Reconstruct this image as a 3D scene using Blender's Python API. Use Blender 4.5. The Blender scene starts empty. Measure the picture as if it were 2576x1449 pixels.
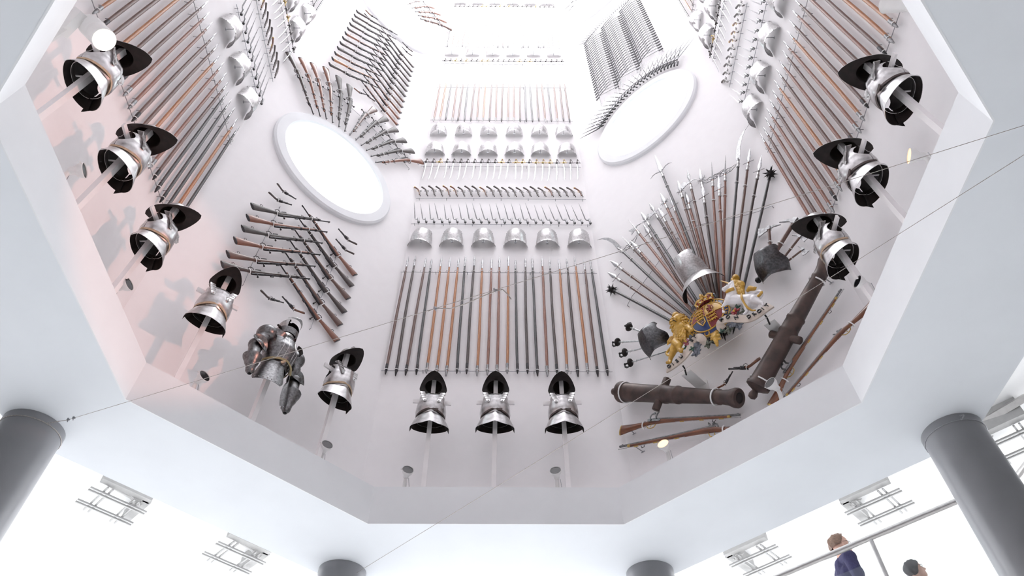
import bpy, bmesh, math, random
from mathutils import Vector as V, Matrix
random.seed(7)
sc = bpy.context.scene
COL = sc.collection
R = math.radians
W, H = 2576, 1449
F = 1788.19

# ------------------------------------------------------------------ camera
pitch, yaw, roll = R(51.228), R(0.7983), R(-0.28661)
fwd = V((math.sin(yaw)*math.cos(pitch), math.cos(yaw)*math.cos(pitch), math.sin(pitch)))
rt0 = V((math.cos(yaw), -math.sin(yaw), 0))
up0 = rt0.cross(fwd)
RT = math.cos(roll)*rt0 + math.sin(roll)*up0
UP = -math.sin(roll)*rt0 + math.cos(roll)*up0
cam = bpy.data.cameras.new('camera')
camo = bpy.data.objects.new('camera', cam)
COL.objects.link(camo)
camo.matrix_world = Matrix(((RT.x, UP.x, -fwd.x, 0), (RT.y, UP.y, -fwd.y, 0), (RT.z, UP.z, -fwd.z, 0), (0, 0, 0, 1)))
cam.sensor_width = 36
cam.lens = F/W*36
cam.clip_start = 0.05
cam.clip_end = 500
sc.camera = camo

# ------------------------------------------------------------------ tower geometry
CX, CY = -0.082, 3.1494          # plan centre of the octagonal tower
AW = 3.8                         # apothem of the inner walls
AO, AE = 3.042, 4.15             # apothems of the opening and of the soffit's outer edge
Z1, Z2 = 4.0, 4.429              # soffit, ledge
ZT = 25.0

def ray(x, y):
    return (x-W/2)/F*RT - (y-H/2)/F*UP + fwd
def wn(k): return V((math.sin(R(45*k)), math.cos(R(45*k)), 0))
def wt(k): return V((math.cos(R(45*k)), -math.sin(R(45*k)), 0))
def wo(k): return V((CX, CY, 0)) + wn(k)*AW
def wp(k, u, z, off=0):          # point on wall k: u to the right, z up, off out of the wall
    return wo(k) + wt(k)*u - wn(k)*off + V((0, 0, z))
def un(k, x, y, off=0):          # sight line of a pixel met with the wall's plane
    d = ray(x, y); n = wn(k)
    s = ((wo(k)-n*off).dot(n))/d.dot(n)
    return d*s
def unuz(k, x, y, off=0):
    P = un(k, x, y, off)
    return (P-wo(k)).dot(wt(k)), P.z
def face(k, u=0, z=0, off=0):    # local frame: X right, Y up, Z out of the wall
    t, n, o = wt(k), wn(k), wp(k, u, z, off)
    return Matrix(((t.x, 0, -n.x, o.x), (t.y, 0, -n.y, o.y), (t.z, 1, -n.z, o.z), (0, 0, 0, 1)))
def proj(P):
    d = P.dot(fwd)
    if d < .05: return (-9999, -9999)
    return (W/2+F*P.dot(RT)/d, H/2-F*P.dot(UP)/d)
def seen(*Ps, m=25):
    q = [proj(P) for P in Ps]
    return not (max(a for a, b in q) < -m or min(a for a, b in q) > W+m or max(b for a, b in q) < -m or min(b for a, b in q) > H+m)

# ------------------------------------------------------------------ materials
def mat(name, col, rough=.5, metal=0, noise=0, scale=20, col2=None, bump=0, spec=.5, emit=0, coat=0, stretch=None, back=None):
    m = bpy.data.materials.new(name); m.use_nodes = True
    nt = m.node_tree; b = nt.nodes['Principled BSDF']
    b.inputs['Base Color'].default_value = (*col, 1)
    b.inputs['Roughness'].default_value = rough
    b.inputs['Metallic'].default_value = metal
    b.inputs['Specular IOR Level'].default_value = spec
    if coat: b.inputs['Coat Weight'].default_value = coat
    if emit:
        b.inputs['Emission Color'].default_value = (*col, 1); b.inputs['Emission Strength'].default_value = emit
    if noise or bump or col2:
        tc = nt.nodes.new('ShaderNodeTexCoord'); mp = nt.nodes.new('ShaderNodeMapping')
        if stretch: mp.inputs['Scale'].default_value = stretch
        nz = nt.nodes.new('ShaderNodeTexNoise'); nz.inputs['Scale'].default_value = scale; nz.inputs['Detail'].default_value = 5
        nt.links.new(tc.outputs['Object'], mp.inputs['Vector']); nt.links.new(mp.outputs['Vector'], nz.inputs['Vector'])
        if noise or col2:
            c2 = col2 or tuple(min(1, max(0, c*(1-noise))) for c in col)
            c1 = col if col2 else tuple(min(1, c*(1+noise*.5)) for c in col)
            rp = nt.nodes.new('ShaderNodeValToRGB')
            rp.color_ramp.elements[0].position = .35; rp.color_ramp.elements[1].position = .65
            rp.color_ramp.elements[0].color = (*c2, 1); rp.color_ramp.elements[1].color = (*c1, 1)
            nt.links.new(nz.outputs['Fac'], rp.inputs['Fac']); nt.links.new(rp.outputs['Color'], b.inputs['Base Color'])
        if bump:
            bp = nt.nodes.new('ShaderNodeBump'); bp.inputs['Strength'].default_value = bump; bp.inputs['Distance'].default_value = .01
            nt.links.new(nz.outputs['Fac'], bp.inputs['Height']); nt.links.new(bp.outputs['Normal'], b.inputs['Normal'])
    return m

M = {}
M['wall'] = mat('white_wall_paint', (.85, .83, .84), .85, noise=.012, scale=6)
M['soffit'] = mat('grey_white_soffit_paint', (.76, .785, .82), .8, noise=.02, scale=2, bump=.03)
M['fascia'] = mat('white_fascia_paint', (.80, .81, .83), .8, noise=.02, scale=3)
M['column'] = mat('grey_column_paint', (.26, .26, .275), .30, noise=.05, scale=4)
M['shade_wall'] = mat('dark_shade_wall', (.13, .13, .14), .8, noise=.05, scale=2)  # kept dark so the added rear walls bounce little light
M['ceil'] = mat('bright_white_ceiling', (.93, .93, .93), .9, noise=.01, scale=2)
M['floor'] = mat('pale_stone_floor', (.74, .735, .73), .5, noise=.08, scale=1.5)
M['glow'] = mat('frosted_lamp_face', (1.0, .86, .62), .4, emit=14)
M['glow2'] = mat('lit_reflector', (1.0, .58, .26), .4, emit=1.9)
M['lampwhite'] = mat('white_lamp_housing', (.78, .77, .76), .4, noise=.02)
M['lampdark'] = mat('dark_lamp_reflector', (.010, .010, .012), .12, noise=.3, scale=30)
M['pole'] = mat('white_pole_paint', (.88, .85, .855), .55, noise=.03, scale=6)
M['steel'] = mat('polished_steel', (.62, .61, .615), .32, metal=1, noise=.2, scale=22, bump=.04)
M['steel2'] = mat('worn_steel', (.56, .55, .55), .36, metal=1, noise=.25, scale=38, bump=.08)
M['steeldk'] = mat('dark_steel', (.21, .21, .215), .36, metal=1, noise=.35, scale=45, bump=.12)
M['steelblk'] = mat('blackened_steel', (.11, .11, .115), .38, metal=1, noise=.35, scale=40, bump=.08)
M['iron'] = mat('blackened_iron', (.035, .033, .034), .42, metal=.7, noise=.4, scale=25)
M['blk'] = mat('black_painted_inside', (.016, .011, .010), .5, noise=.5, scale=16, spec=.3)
M['blade'] = mat('bright_blade_steel', (.40, .40, .41), .28, metal=1, noise=.25, scale=25)
M['blade2'] = mat('grey_blade_steel', (.33, .33, .335), .34, metal=1, noise=.4, scale=30)
M['wire'] = mat('steel_wire', (.34, .34, .36), .4, metal=.7, noise=.1)
M['cable'] = mat('tan_twisted_cable', (.42, .38, .36), .5, metal=.3, noise=.3, scale=80)
M['clip'] = mat('white_plastic_clip', (.85, .84, .84), .5, noise=.02)
st = (1, 1, 1)
M['wo'] = mat('orange_ash_wood', (.46, .20, .075), .38, col2=(.33, .12, .045), scale=9, stretch=(1.2, 14, 14), coat=.2)
M['wr'] = mat('reddish_brown_wood', (.29, .125, .08), .40, col2=(.19, .075, .05), scale=9, stretch=(1.2, 14, 14), coat=.2)
M['wb'] = mat('brown_wood', (.16, .085, .065), .42, col2=(.10, .05, .04), scale=9, stretch=(1.2, 14, 14), coat=.2)
M['wd'] = mat('dark_brown_wood', (.075, .048, .042), .42, col2=(.035, .025, .024), scale=9, stretch=(1.2, 14, 14), coat=.2)
M['wg'] = mat('dark_grey_wood', (.060, .058, .060), .40, col2=(.026, .026, .028), scale=9, stretch=(1.2, 14, 14), coat=.25)
M['stg'] = mat('grey_weathered_stock', (.115, .10, .095), .5, col2=(.06, .053, .05), scale=8, stretch=(1, 6, 6))
M['gun'] = mat('gun_metal', (.055, .052, .055), .33, metal=.8, noise=.4, scale=20)
M['gunb'] = mat('brown_gun_barrel', (.13, .12, .12), .33, metal=.8, noise=.4, scale=20)
M['cannon'] = mat('rusty_brown_cannon_iron', (.105, .070, .060), .46, metal=.35, col2=(.055, .040, .037), scale=8, bump=.15)
M['musk'] = mat('red_walnut_stock', (.22, .075, .03), .33, col2=(.10, .03, .015), scale=6, stretch=(1, 9, 9), coat=.3)
M['brass'] = mat('brass', (.55, .38, .13), .3, metal=1, noise=.3)
M['tan'] = mat('tan_leather', (.50, .36, .24), .6, noise=.2, scale=30)
M['olive'] = mat('olive_leather', (.30, .24, .12), .6, noise=.2, scale=30)
M['lea'] = mat('brown_leather', (.055, .032, .028), .5, noise=.3, scale=30)
M['redl'] = mat('red_leather_lining', (.16, .02, .02), .6, noise=.3)
M['gold'] = mat('gold_paint', (.66, .40, .07), .42, col2=(.46, .25, .035), scale=16, bump=.2, coat=.1)
M['white'] = mat('white_enamel', (.80, .78, .80), .35, noise=.06, scale=8)
M['red'] = mat('crimson_paint', (.22, .020, .024), .4, noise=.2)
M['rose'] = mat('rose_red_paint', (.30, .022, .03), .4, noise=.3)
M['pink'] = mat('dull_pink_paint', (.35, .09, .12), .45, noise=.4)
M['blue'] = mat('blue_paint', (.022, .045, .16), .4, noise=.15)
M['cream'] = mat('cream_scroll_paint', (.58, .49, .42), .5, noise=.12, scale=10)
M['ink'] = mat('black_letter_paint', (.02, .02, .022), .5, noise=.1)
M['green'] = mat('dark_green_paint', (.025, .085, .055), .5, noise=.4, scale=25)
M['olivegreen'] = mat('olive_leaf_paint', (.09, .10, .07), .5, noise=.4, scale=25)
M['thistle'] = mat('grey_blue_leaf_paint', (.13, .14, .17), .5, noise=.35, scale=20)
M['rail'] = mat('brushed_handrail_steel', (.58, .56, .55), .3, metal=.8, noise=.08)
M['fit'] = mat('pale_grey_fitting', (.40, .395, .39), .5, noise=.05)
M['skin'] = mat('skin', (.68, .42, .33), .55, noise=.08, scale=12)
M['hair'] = mat('brown_grey_hair', (.20, .12, .085), .6, noise=.4, scale=40, stretch=(1, 1, 6))
M['hairk'] = mat('dark_hair', (.035, .028, .032), .5, noise=.4, scale=40)
M['navy'] = mat('navy_jumper', (.035, .032, .095), .85, noise=.2, scale=60)
M['grey'] = mat('grey_coat', (.18, .18, .20), .85, noise=.2, scale=50)
M['trous'] = mat('dark_trousers', (.03, .03, .035), .85, noise=.2, scale=50)
M['specs'] = mat('dark_spectacle_frame', (.05, .04, .04), .3, noise=.1)
def glass(name, tint=(.93, .98, .97), refl=.05):
    m = bpy.data.materials.new(name); m.use_nodes = True; nt = m.node_tree; nt.nodes.clear()
    o = nt.nodes.new('ShaderNodeOutputMaterial'); mx = nt.nodes.new('ShaderNodeMixShader')
    t = nt.nodes.new('ShaderNodeBsdfTransparent'); t.inputs[0].default_value = (*tint, 1)
    g = nt.nodes.new('ShaderNodeBsdfGlossy'); g.inputs['Roughness'].default_value = .02
    mx.inputs[0].default_value = refl
    nt.links.new(t.outputs[0], mx.inputs[1]); nt.links.new(g.outputs[0], mx.inputs[2])
    nt.links.new(mx.outputs[0], o.inputs[0])
    return m
M['glass'] = glass('clear_window_glass')
M['guard'] = glass('clear_balustrade_glass', (.96, .985, .985))

# ------------------------------------------------------------------ mesh building
class MB:
    def __init__(s): s.bm = bmesh.new()
    def ring(s, pts): return [s.bm.verts.new(p) for p in pts]
    def bridge(s, a, b, mi=0):
        n = len(a)
        for i in range(n):
            try:
                f = s.bm.faces.new((a[i], a[(i+1) % n], b[(i+1) % n], b[i])); f.material_index = mi
            except ValueError: pass
    def cap(s, a, mi=0):
        if len(a) > 2:
            try: f = s.bm.faces.new(a); f.material_index = mi
            except ValueError: pass
    def tube(s, pts, rad, n=8, mi=0, caps=True, closed=False):
        pts = [V(p) for p in pts]; N = len(pts)
        if not hasattr(rad, '__len__'): rad = [rad]*N
        up = None; rings = []
        for i, p in enumerate(pts):
            if closed: t = pts[(i+1) % N]-pts[i-1]
            else: t = pts[min(i+1, N-1)]-pts[max(i-1, 0)]
            if t.length < 1e-9: t = V((0, 0, 1))
            t.normalize()
            if up is None:
                up = V((0, 0, 1)) if abs(t.z) < .9 else V((1, 0, 0))
            up = (up-t*up.dot(t)); up.normalize()
            sd = t.cross(up); r = max(rad[i], 2e-4)
            rings.append(s.ring([p+(up*math.cos(2*math.pi*j/n)+sd*math.sin(2*math.pi*j/n))*r for j in range(n)]))
        for a, b in zip(rings, rings[1:]): s.bridge(a, b, mi)
        if closed: s.bridge(rings[-1], rings[0], mi)
        elif caps: s.cap(rings[0][::-1], mi); s.cap(rings[-1], mi)
        return s
    def lathe(s, prof, n=20, mi=0, axis='x', org=(0, 0, 0)):
        o = V(org); rings = []
        for a, r in prof:
            r = max(r, 3e-4); q = []
            for j in range(n):
                c, d = r*math.cos(2*math.pi*j/n), r*math.sin(2*math.pi*j/n)
                q.append(o+(V((a, c, d)) if axis == 'x' else V((d, a, c)) if axis == 'y' else V((c, d, a))))
            rings.append(s.ring(q))
        for a, b in zip(rings, rings[1:]): s.bridge(a, b, mi)
        s.cap(rings[0][::-1], mi); s.cap(rings[-1], mi)
        return s
    def sweep(s, st, n=10, mi=0, sq=1.0):      # stations (x, y, half height, half width [, z]); bent in the XY plane
        N = len(st); rings = []
        for i in range(N):
            a, b = st[max(i-1, 0)], st[min(i+1, N-1)]
            t = V((b[0]-a[0], b[1]-a[1], 0)); t.normalize(); nn = V((-t.y, t.x, 0))
            z = st[i][4] if len(st[i]) > 4 else 0
            q = []
            for j in range(n):
                c, d = math.cos(2*math.pi*j/n), math.sin(2*math.pi*j/n)
                if sq != 1: c = math.copysign(abs(c)**sq, c); d = math.copysign(abs(d)**sq, d)
                q.append(V((st[i][0], st[i][1], z))+nn*(st[i][2]*c)+V((0, 0, st[i][3]*d)))
            rings.append(s.ring(q))
        for a, b in zip(rings, rings[1:]): s.bridge(a, b, mi)
        s.cap(rings[0][::-1], mi); s.cap(rings[-1], mi)
        return s
    def box(s, c, d, mi=0, rot=None):
        c = V(c); vs = []
        for x in (-1, 1):
            for y in (-1, 1):
                for z in (-1, 1):
                    p = V((x*d[0]/2, y*d[1]/2, z*d[2]/2))
                    if rot: p = rot @ p
                    vs.append(s.bm.verts.new(c+p))
        for q in ((0, 1, 3, 2), (4, 6, 7, 5), (0, 4, 5, 1), (2, 3, 7, 6), (0, 2, 6, 4), (1, 5, 7, 3)):
            f = s.bm.faces.new([vs[i] for i in q]); f.material_index = mi
        return s
    def prism(s, pts, z0, z1, mi=0, bev=0):
        c = V((sum(p[0] for p in pts)/len(pts), sum(p[1] for p in pts)/len(pts), 0))
        def lay(z, k): return s.ring([V((c.x+(p[0]-c.x)*k, c.y+(p[1]-c.y)*k, z)) for p in pts])
        if bev:
            ks = [(z0, 1-bev), (z0+(z1-z0)*.3, 1), (z0+(z1-z0)*.7, 1), (z1, 1-bev)]
        else: ks = [(z0, 1), (z1, 1)]
        L = [lay(z, k) for z, k in ks]
        for a, b in zip(L, L[1:]): s.bridge(a, b, mi)
        s.cap(L[0][::-1], mi); s.cap(L[-1], mi)
        return s
    def shell(s, fn, nu, nv, th, mo=0, mi=1, wrap=False):   # curved plate with real thickness
        P = [[V(fn(i/nu, j/nv)) for i in range(nu+(0 if wrap else 1))] for j in range(nv+1)]
        nu2 = len(P[0])
        def nrm(i, j):
            a = P[j][(i+1) % nu2 if wrap else min(i+1, nu2-1)]-P[j][(i-1) if wrap else max(i-1, 0)]
            b = P[min(j+1, nv)][i]-P[max(j-1, 0)][i]
            n = a.cross(b)
            return n.normalized() if n.length > 1e-9 else V((0, 0, 1))
        O = [[s.bm.verts.new(P[j][i]) for i in range(nu2)] for j in range(nv+1)]
        I = [[s.bm.verts.new(P[j][i]-nrm(i, j)*th) for i in range(nu2)] for j in range(nv+1)]
        rng = range(nu2) if wrap else range(nu2-1)
        for j in range(nv):
            for i in rng:
                k = (i+1) % nu2
                f = s.bm.faces.new((O[j][i], O[j][k], O[j+1][k], O[j+1][i])); f.material_index = mo
                f = s.bm.faces.new((I[j][i], I[j+1][i], I[j+1][k], I[j][k])); f.material_index = mi
        for i in rng:
            k = (i+1) % nu2
            f = s.bm.faces.new((O[0][i], I[0][i], I[0][k], O[0][k])); f.material_index = mo
            f = s.bm.faces.new((O[nv][i], O[nv][k], I[nv][k], I[nv][i])); f.material_index = mo
        if not wrap:
            for j in range(nv):
                f = s.bm.faces.new((O[j][0], O[j+1][0], I[j+1][0], I[j][0])); f.material_index = mo
                f = s.bm.faces.new((O[j][nu2-1], I[j][nu2-1], I[j+1][nu2-1], O[j+1][nu2-1])); f.material_index = mo
        return s
    def ball(s, c, r, mi=0, seg=10, sc3=(1, 1, 1)):
        c = V(c); rings = []
        for i in range(1, seg):
            a = math.pi*i/seg
            rings.append(s.ring([c+V((r*sc3[0]*math.sin(a)*math.cos(2*math.pi*j/seg), r*sc3[1]*math.sin(a)*math.sin(2*math.pi*j/seg), r*sc3[2]*math.cos(a))) for j in range(seg)]))
        for a, b in zip(rings, rings[1:]): s.bridge(b, a, mi)
        s.cap(rings[0], mi); s.cap(rings[-1][::-1], mi)
        return s
    def mesh(s, name, mats, sharp=38, fix=True):
        if fix: bmesh.ops.recalc_face_normals(s.bm, faces=s.bm.faces)
        me = bpy.data.meshes.new(name); s.bm.to_mesh(me); s.bm.free()
        for m in (mats if isinstance(mats, (list, tuple)) else [mats]): me.materials.append(M[m])
        if len(me.polygons):
            me.polygons.foreach_set('use_smooth', [True]*len(me.polygons))
            me.set_sharp_from_angle(angle=R(sharp))
        return me

def blob(name, caps, m, vox=.006, smooth=4):
    """one continuous body: tapered capsules fused by a voxel remesh"""
    b = MB()
    for c in caps:
        if len(c) == 2: b.ball(c[0], c[1], seg=12); continue
        p0, r0, p1, r1 = c; p0, p1 = V(p0), V(p1)
        k = max(2, int((p1-p0).length/max(.004, min(r0, r1)*.5)))
        k = min(k, 14)
        b.ball(p0, r0, seg=12); b.ball(p1, r1, seg=12)
        b.tube([p0.lerp(p1, i/k) for i in range(k+1)], [r0+(r1-r0)*i/k for i in range(k+1)], n=12)
    me = bpy.data.meshes.new(name+'_cage'); b.bm.to_mesh(me); b.bm.free()
    ob = bpy.data.objects.new(name+'_cage', me); COL.objects.link(ob)
    md = ob.modifiers.new('r', 'REMESH'); md.mode = 'VOXEL'; md.voxel_size = vox; md.use_smooth_shade = True
    ms = ob.modifiers.new('s', 'SMOOTH'); ms.iterations = smooth; ms.factor = .5
    dg = bpy.context.evaluated_depsgraph_get(); dg.update()
    out = bpy.data.meshes.new_from_object(ob.evaluated_get(dg)); out.name = name
    bpy.data.objects.remove(ob); bpy.data.meshes.remove(me)
    out.materials.clear(); out.materials.append(M[m])
    out.polygons.foreach_set('use_smooth', [True]*len(out.polygons))
    return out

# ------------------------------------------------------------------ objects
def link(name, data, parent=None, mw=None):
    o = bpy.data.objects.new(name, data); COL.objects.link(o)
    if parent: o.parent = parent
    if mw is not None:
        if parent: o.matrix_local = mw
        else: o.matrix_world = mw
    return o
def tag(o, label, cat, group=None):
    o['label'] = label; o['category'] = cat
    if group: o['group'] = group
    return o
def thing(name, label, cat, mw=None, group=None):
    o = link(name, None, None, mw); o.empty_display_size = .05
    return tag(o, label, cat, group)
def struct(name, me):
    o = link(name, me); o['kind'] = 'structure'; return o
def copy_thing(root, mw, label, group=None):
    r = root.copy(); COL.objects.link(r); r.matrix_world = mw; r['label'] = label
    if group: r['group'] = group
    for ch in root.children:
        c = ch.copy(); COL.objects.link(c); c.parent = r
        for g in ch.children:
            d = g.copy(); COL.objects.link(d); d.parent = c
    return r
KIT = {}
def kit(key, parts):                 # parts: list of (name, mesh, [subparts], label)
    KIT[key] = [p if len(p) > 2 else (*p, []) for p in parts]
FIRST = {}
def put(key, name, label, cat, mw, group=None):
    if key in FIRST: return copy_thing(FIRST[key], mw, label, group)
    t = thing(name, label, cat, mw, group)
    for p in KIT[key]:
        o = link(p[0], p[1], t)
        if len(p) > 3: o['label'] = p[3]
        for q in p[2]:
            s = link(q[0], q[1], o)
            if len(q) > 2: s['label'] = q[2]
    FIRST[key] = t
    return t
def along(A, B, out, nominal, flip=False):   # local x from A to B, z towards 'out'
    ex = (B-A); L = ex.length; ex.normalize()
    ez = (out-ex*out.dot(ex)).normalized(); ey = ez.cross(ex)
    if flip: ey, ez = -ey, -ez
    s = L/nominal
    return Matrix(((ex.x*s, ey.x*s, ez.x*s, A.x), (ex.y*s, ey.y*s, ez.y*s, A.y), (ex.z*s, ey.z*s, ez.z*s, A.z), (0, 0, 0, 1)))
ORD = 'zeroth first second third fourth fifth sixth seventh eighth ninth tenth eleventh twelfth thirteenth fourteenth fifteenth sixteenth seventeenth eighteenth nineteenth twentieth'.split()
ORD += ['twenty-'+w for w in ORD[1:10]]
ORD += ['thirtieth']

# =================================================================== SETTING
def octring(ap_in, ap_out, z0, z1, m, name, ks=range(8)):
    b = MB()
    def pt(ap, i): 
        r = ap/math.cos(R(22.5)); a = R(-22.5+45*i)
        return (CX+r*math.sin(a), CY+r*math.cos(a))
    for i in ks:
        a, c, d, e = pt(ap_in, i), pt(ap_in, i+1), pt(ap_out, i+1), pt(ap_out, i)
        lo = [b.bm.verts.new((*p, z0)) for p in (a, c, d, e)]; hi = [b.bm.verts.new((*p, z1)) for p in (a, c, d, e)]
        b.bm.faces.new(lo[::-1]); b.bm.faces.new(hi)
        for p, q in ((0, 1), (2, 3)) + (((1, 2), (3, 0)) if len(ks) < 8 else ()):
            b.bm.faces.new((lo[p], lo[q], hi[q], hi[p]))
    bmesh.ops.remove_doubles(b.bm, verts=b.bm.verts, dist=1e-4)
    return struct(name, b.mesh(name, m, sharp=20))
octring(AO+.008, AE, Z1, Z1+.2, 'soffit', 'ceiling')
octring(AO, AO+.012, Z1-.001, Z2, 'fascia', 'trim_1')
octring(AO+.01, AE, Z1+.2, Z2-.004, 'fascia', 'trim_2')
octring(AE-.25, 17, 5.4, 5.6, 'ceil', 'ceiling.001')
octring(AE-.25, AE-.05, Z2, 5.4, 'ceil', 'trim_3')
b = MB(); b.lathe([(-1.75, 22), (-1.6, 22)], n=8, axis='z', org=(CX, CY, 0)); struct('floor', b.mesh('floor', 'floor'))
octring(4.62, 7.5, 2.38, 2.6, 'floor', 'floor.001', ks=range(1, 4))
for k_, nm_ in ((2, 'shade_right'), (3, 'shade_front_right'), (4, 'shade_front'), (5, 'shade_front_left'), (6, 'shade_left')):  # unseen walls added to block rear daylight and darken the soffit there
    octring(12, 12.3, -1.6, 5.4, 'shade_wall', 'wall_'+nm_, ks=range(k_, k_+1))

SIDES = {0: 'back', 1: 'back_right', 2: 'right', 3: 'front_right', 4: 'front', 5: 'front_left', 6: 'left', 7: 'back_left'}
PORT = {1: [(0.01, 12.36), (0.0, 20.25)], 7: [(-.07, 10.28), (0.0, 17.95)]}
RH = 1.0
def wall(k):
    hw = AW*math.tan(R(22.5)); hwo = (AW+.3)*math.tan(R(22.5))
    b = MB(); holes = PORT.get(k, [])
    zs = [Z2-.01]
    for u, z in holes: zs += [z-1.5, z+1.5]
    zs.append(ZT)
    for off, w in ((0, hw), (-.3, hwo)):
        for i in range(0, len(zs)-1, 2):
            q = [b.bm.verts.new(wp(k, u, z, off)) for u, z in ((-w, zs[i]), (w, zs[i]), (w, zs[i+1]), (-w, zs[i+1]))]
            b.bm.faces.new(q if off == 0 else q[::-1])
        for (u, z) in holes:
            N = 96; ins, outs = [], []
            for j in range(N):
                a = 2*math.pi*j/N; c, s = math.cos(a), math.sin(a)
                ins.append(b.bm.verts.new(wp(k, u+RH*c, z+RH*s, off)))
                sx = ((w-u) if c > 0 else (w+u))/max(1e-6, abs(c)); sz = 1.5/max(1e-6, abs(s)); t = min(sx, sz)
                outs.append(b.bm.verts.new(wp(k, u+t*c, z+t*s, off)))
            for j in range(N):
                l = (j+1) % N
                f = (ins[j], outs[j], outs[l], ins[l])
                b.bm.faces.new(f if off == 0 else f[::-1])
            # fill the square's corners
            for cu, cz in ((w, 1.5), (-w, 1.5), (-w, -1.5), (w, -1.5)):
                aa = math.atan2(cz, cu-u); j = int(math.floor((aa % (2*math.pi))/(2*math.pi)*N)) % N
                cv = b.bm.verts.new(wp(k, cu, z+cz, off))
                f = (outs[j], cv, outs[(j+1) % N]); b.bm.faces.new(f if off == 0 else f[::-1])
            if off == 0: front = ins; b._f = getattr(b, '_f', []) + [ins]
            else:
                fr = b._f.pop(0)
                for j in range(N):
                    l = (j+1) % N; b.bm.faces.new((fr[j], fr[l], ins[l], ins[j]))
    struct('wall_'+SIDES[k], b.mesh('wall_'+SIDES[k], 'wall', sharp=20, fix=False))
for k in range(8): wall(k)
nw = 0
for k in (7, 1):
    for (u, z) in PORT[k]:
        nw += 1
        b = MB(); N = 96
        prof = [(.93, -.28), (.93, .05), (.955, .075), (1.10, .075), (1.13, .05), (1.13, -.01), (1.0, -.01), (1.0, -.28)]
        rings = [b.ring([V((r*math.cos(2*math.pi*j/N), r*math.sin(2*math.pi*j/N), d)) for j in range(N)]) for r, d in prof]
        for a, c in zip(rings, rings[1:]): b.bridge(a, c)
        b.bridge(rings[-1], rings[0])
        o = struct('window_%d' % nw, b.mesh('window_ring', 'fascia')); o.matrix_world = face(k, u, z)
        b = MB(); b.lathe([(-.27, .935), (-.262, .935)], n=64, axis='z')
        p = link('pane', b.mesh('pane', 'glass'), o); 
        if z > 17:
            b = MB()
            for y in (-.5, 0, .5): b.box((0, y, -.24), (1.85*math.sqrt(1-(y/.93)**2), .03, .03))
            link('glazing_bar', b.mesh('glazing_bar', 'fit'), o)

# columns under the ring
colm = None
for i, lab in ((-1, 'round grey column at the left edge with a cable end tied near its top'), (0, 'short visible top of a round grey column left of centre at the bottom edge'),
               (1, 'short visible top of a round grey column right of centre at the bottom edge'), (2, 'large round grey column crossing the lower right corner')):
    a = R(-22.5+45*i); r = 4.27
    if colm is None:
        b = MB(); b.lathe([(-1.6, .245), (3.93, .245), (3.94, .252), (4.0, .252)], n=48, axis='z'); colm = b.mesh('column_shaft', 'column')
    t = link('column', colm, None, Matrix.Translation((CX+r*math.sin(a), CY+r*math.cos(a), 0)))
    tag(t, lab, 'column', 'round grey columns under the ring')

# =================================================================== WEAPON KITS
# ---- pike: local x from butt (0) to point (2.70)
def wavy(x0, x1, n, amp, seed):
    rr = random.Random(seed); ph = rr.uniform(0, 6); ph2 = rr.uniform(0, 6)
    return [(x0+(x1-x0)*i/n, amp*math.sin(ph+2.6*i/n)+amp*.3*math.sin(ph2+7*i/n)-amp*math.sin(ph), amp*.4*math.sin(ph2+4*i/n)) for i in range(n+1)]
TONES = {'o': ('wo', 'orange-brown'), 'r': ('wr', 'reddish-brown'), 'b': ('wb', 'brown'), 'd': ('wd', 'dark brown'), 'g': ('wg', 'dark grey')}
heads = []
def pike_kit(c, sd):
    w = TONES[c][0]
    b = MB(); p = wavy(.10, 2.46, 14, .008, sd); b.tube(p, [.019]*2+[.0205]*6+[.019]*5+[.015, .012], n=10); sh = b.mesh('pike_shaft', w)
    b = MB(); b.lathe([(0, .001), (.02, .009), (.055, .0135), (.075, .017), (.13, .0205), (.20, .0205), (.202, .018)], n=10); butt = b.mesh('butt_ferrule', 'gun' if c in 'dgb' else 'blade2')
    e = p[-1]; b = MB()
    b.tube([(e[0]-.06, e[1], e[2]), (e[0]+.03, e[1], e[2]), (e[0]+.06, e[1], e[2])], [.0155, .0125, .010], n=10)
    b.sweep([(e[0]+.055, e[1], .007, .007), (e[0]+.10, e[1], .018, .008), (e[0]+.17, e[1], .011, .006), (2.70, e[1], .001, .001)], n=6)
    hd = b.mesh('pike_head', 'blade2' if c in 'gd' else 'blade')
    so = []
    for q in (p[1], p[-3]):
        b = MB(); b.tube([q, (q[0], 0, -.073)], .004, n=6); so.append(('standoff', b.mesh('standoff', 'wire')))
    kit('pike_'+c, [('pike_shaft', sh), ('pike_head', hd), ('butt_ferrule', butt)]+so)
for i, c in enumerate('orbdg'): pike_kit(c, 11+i)

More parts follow.
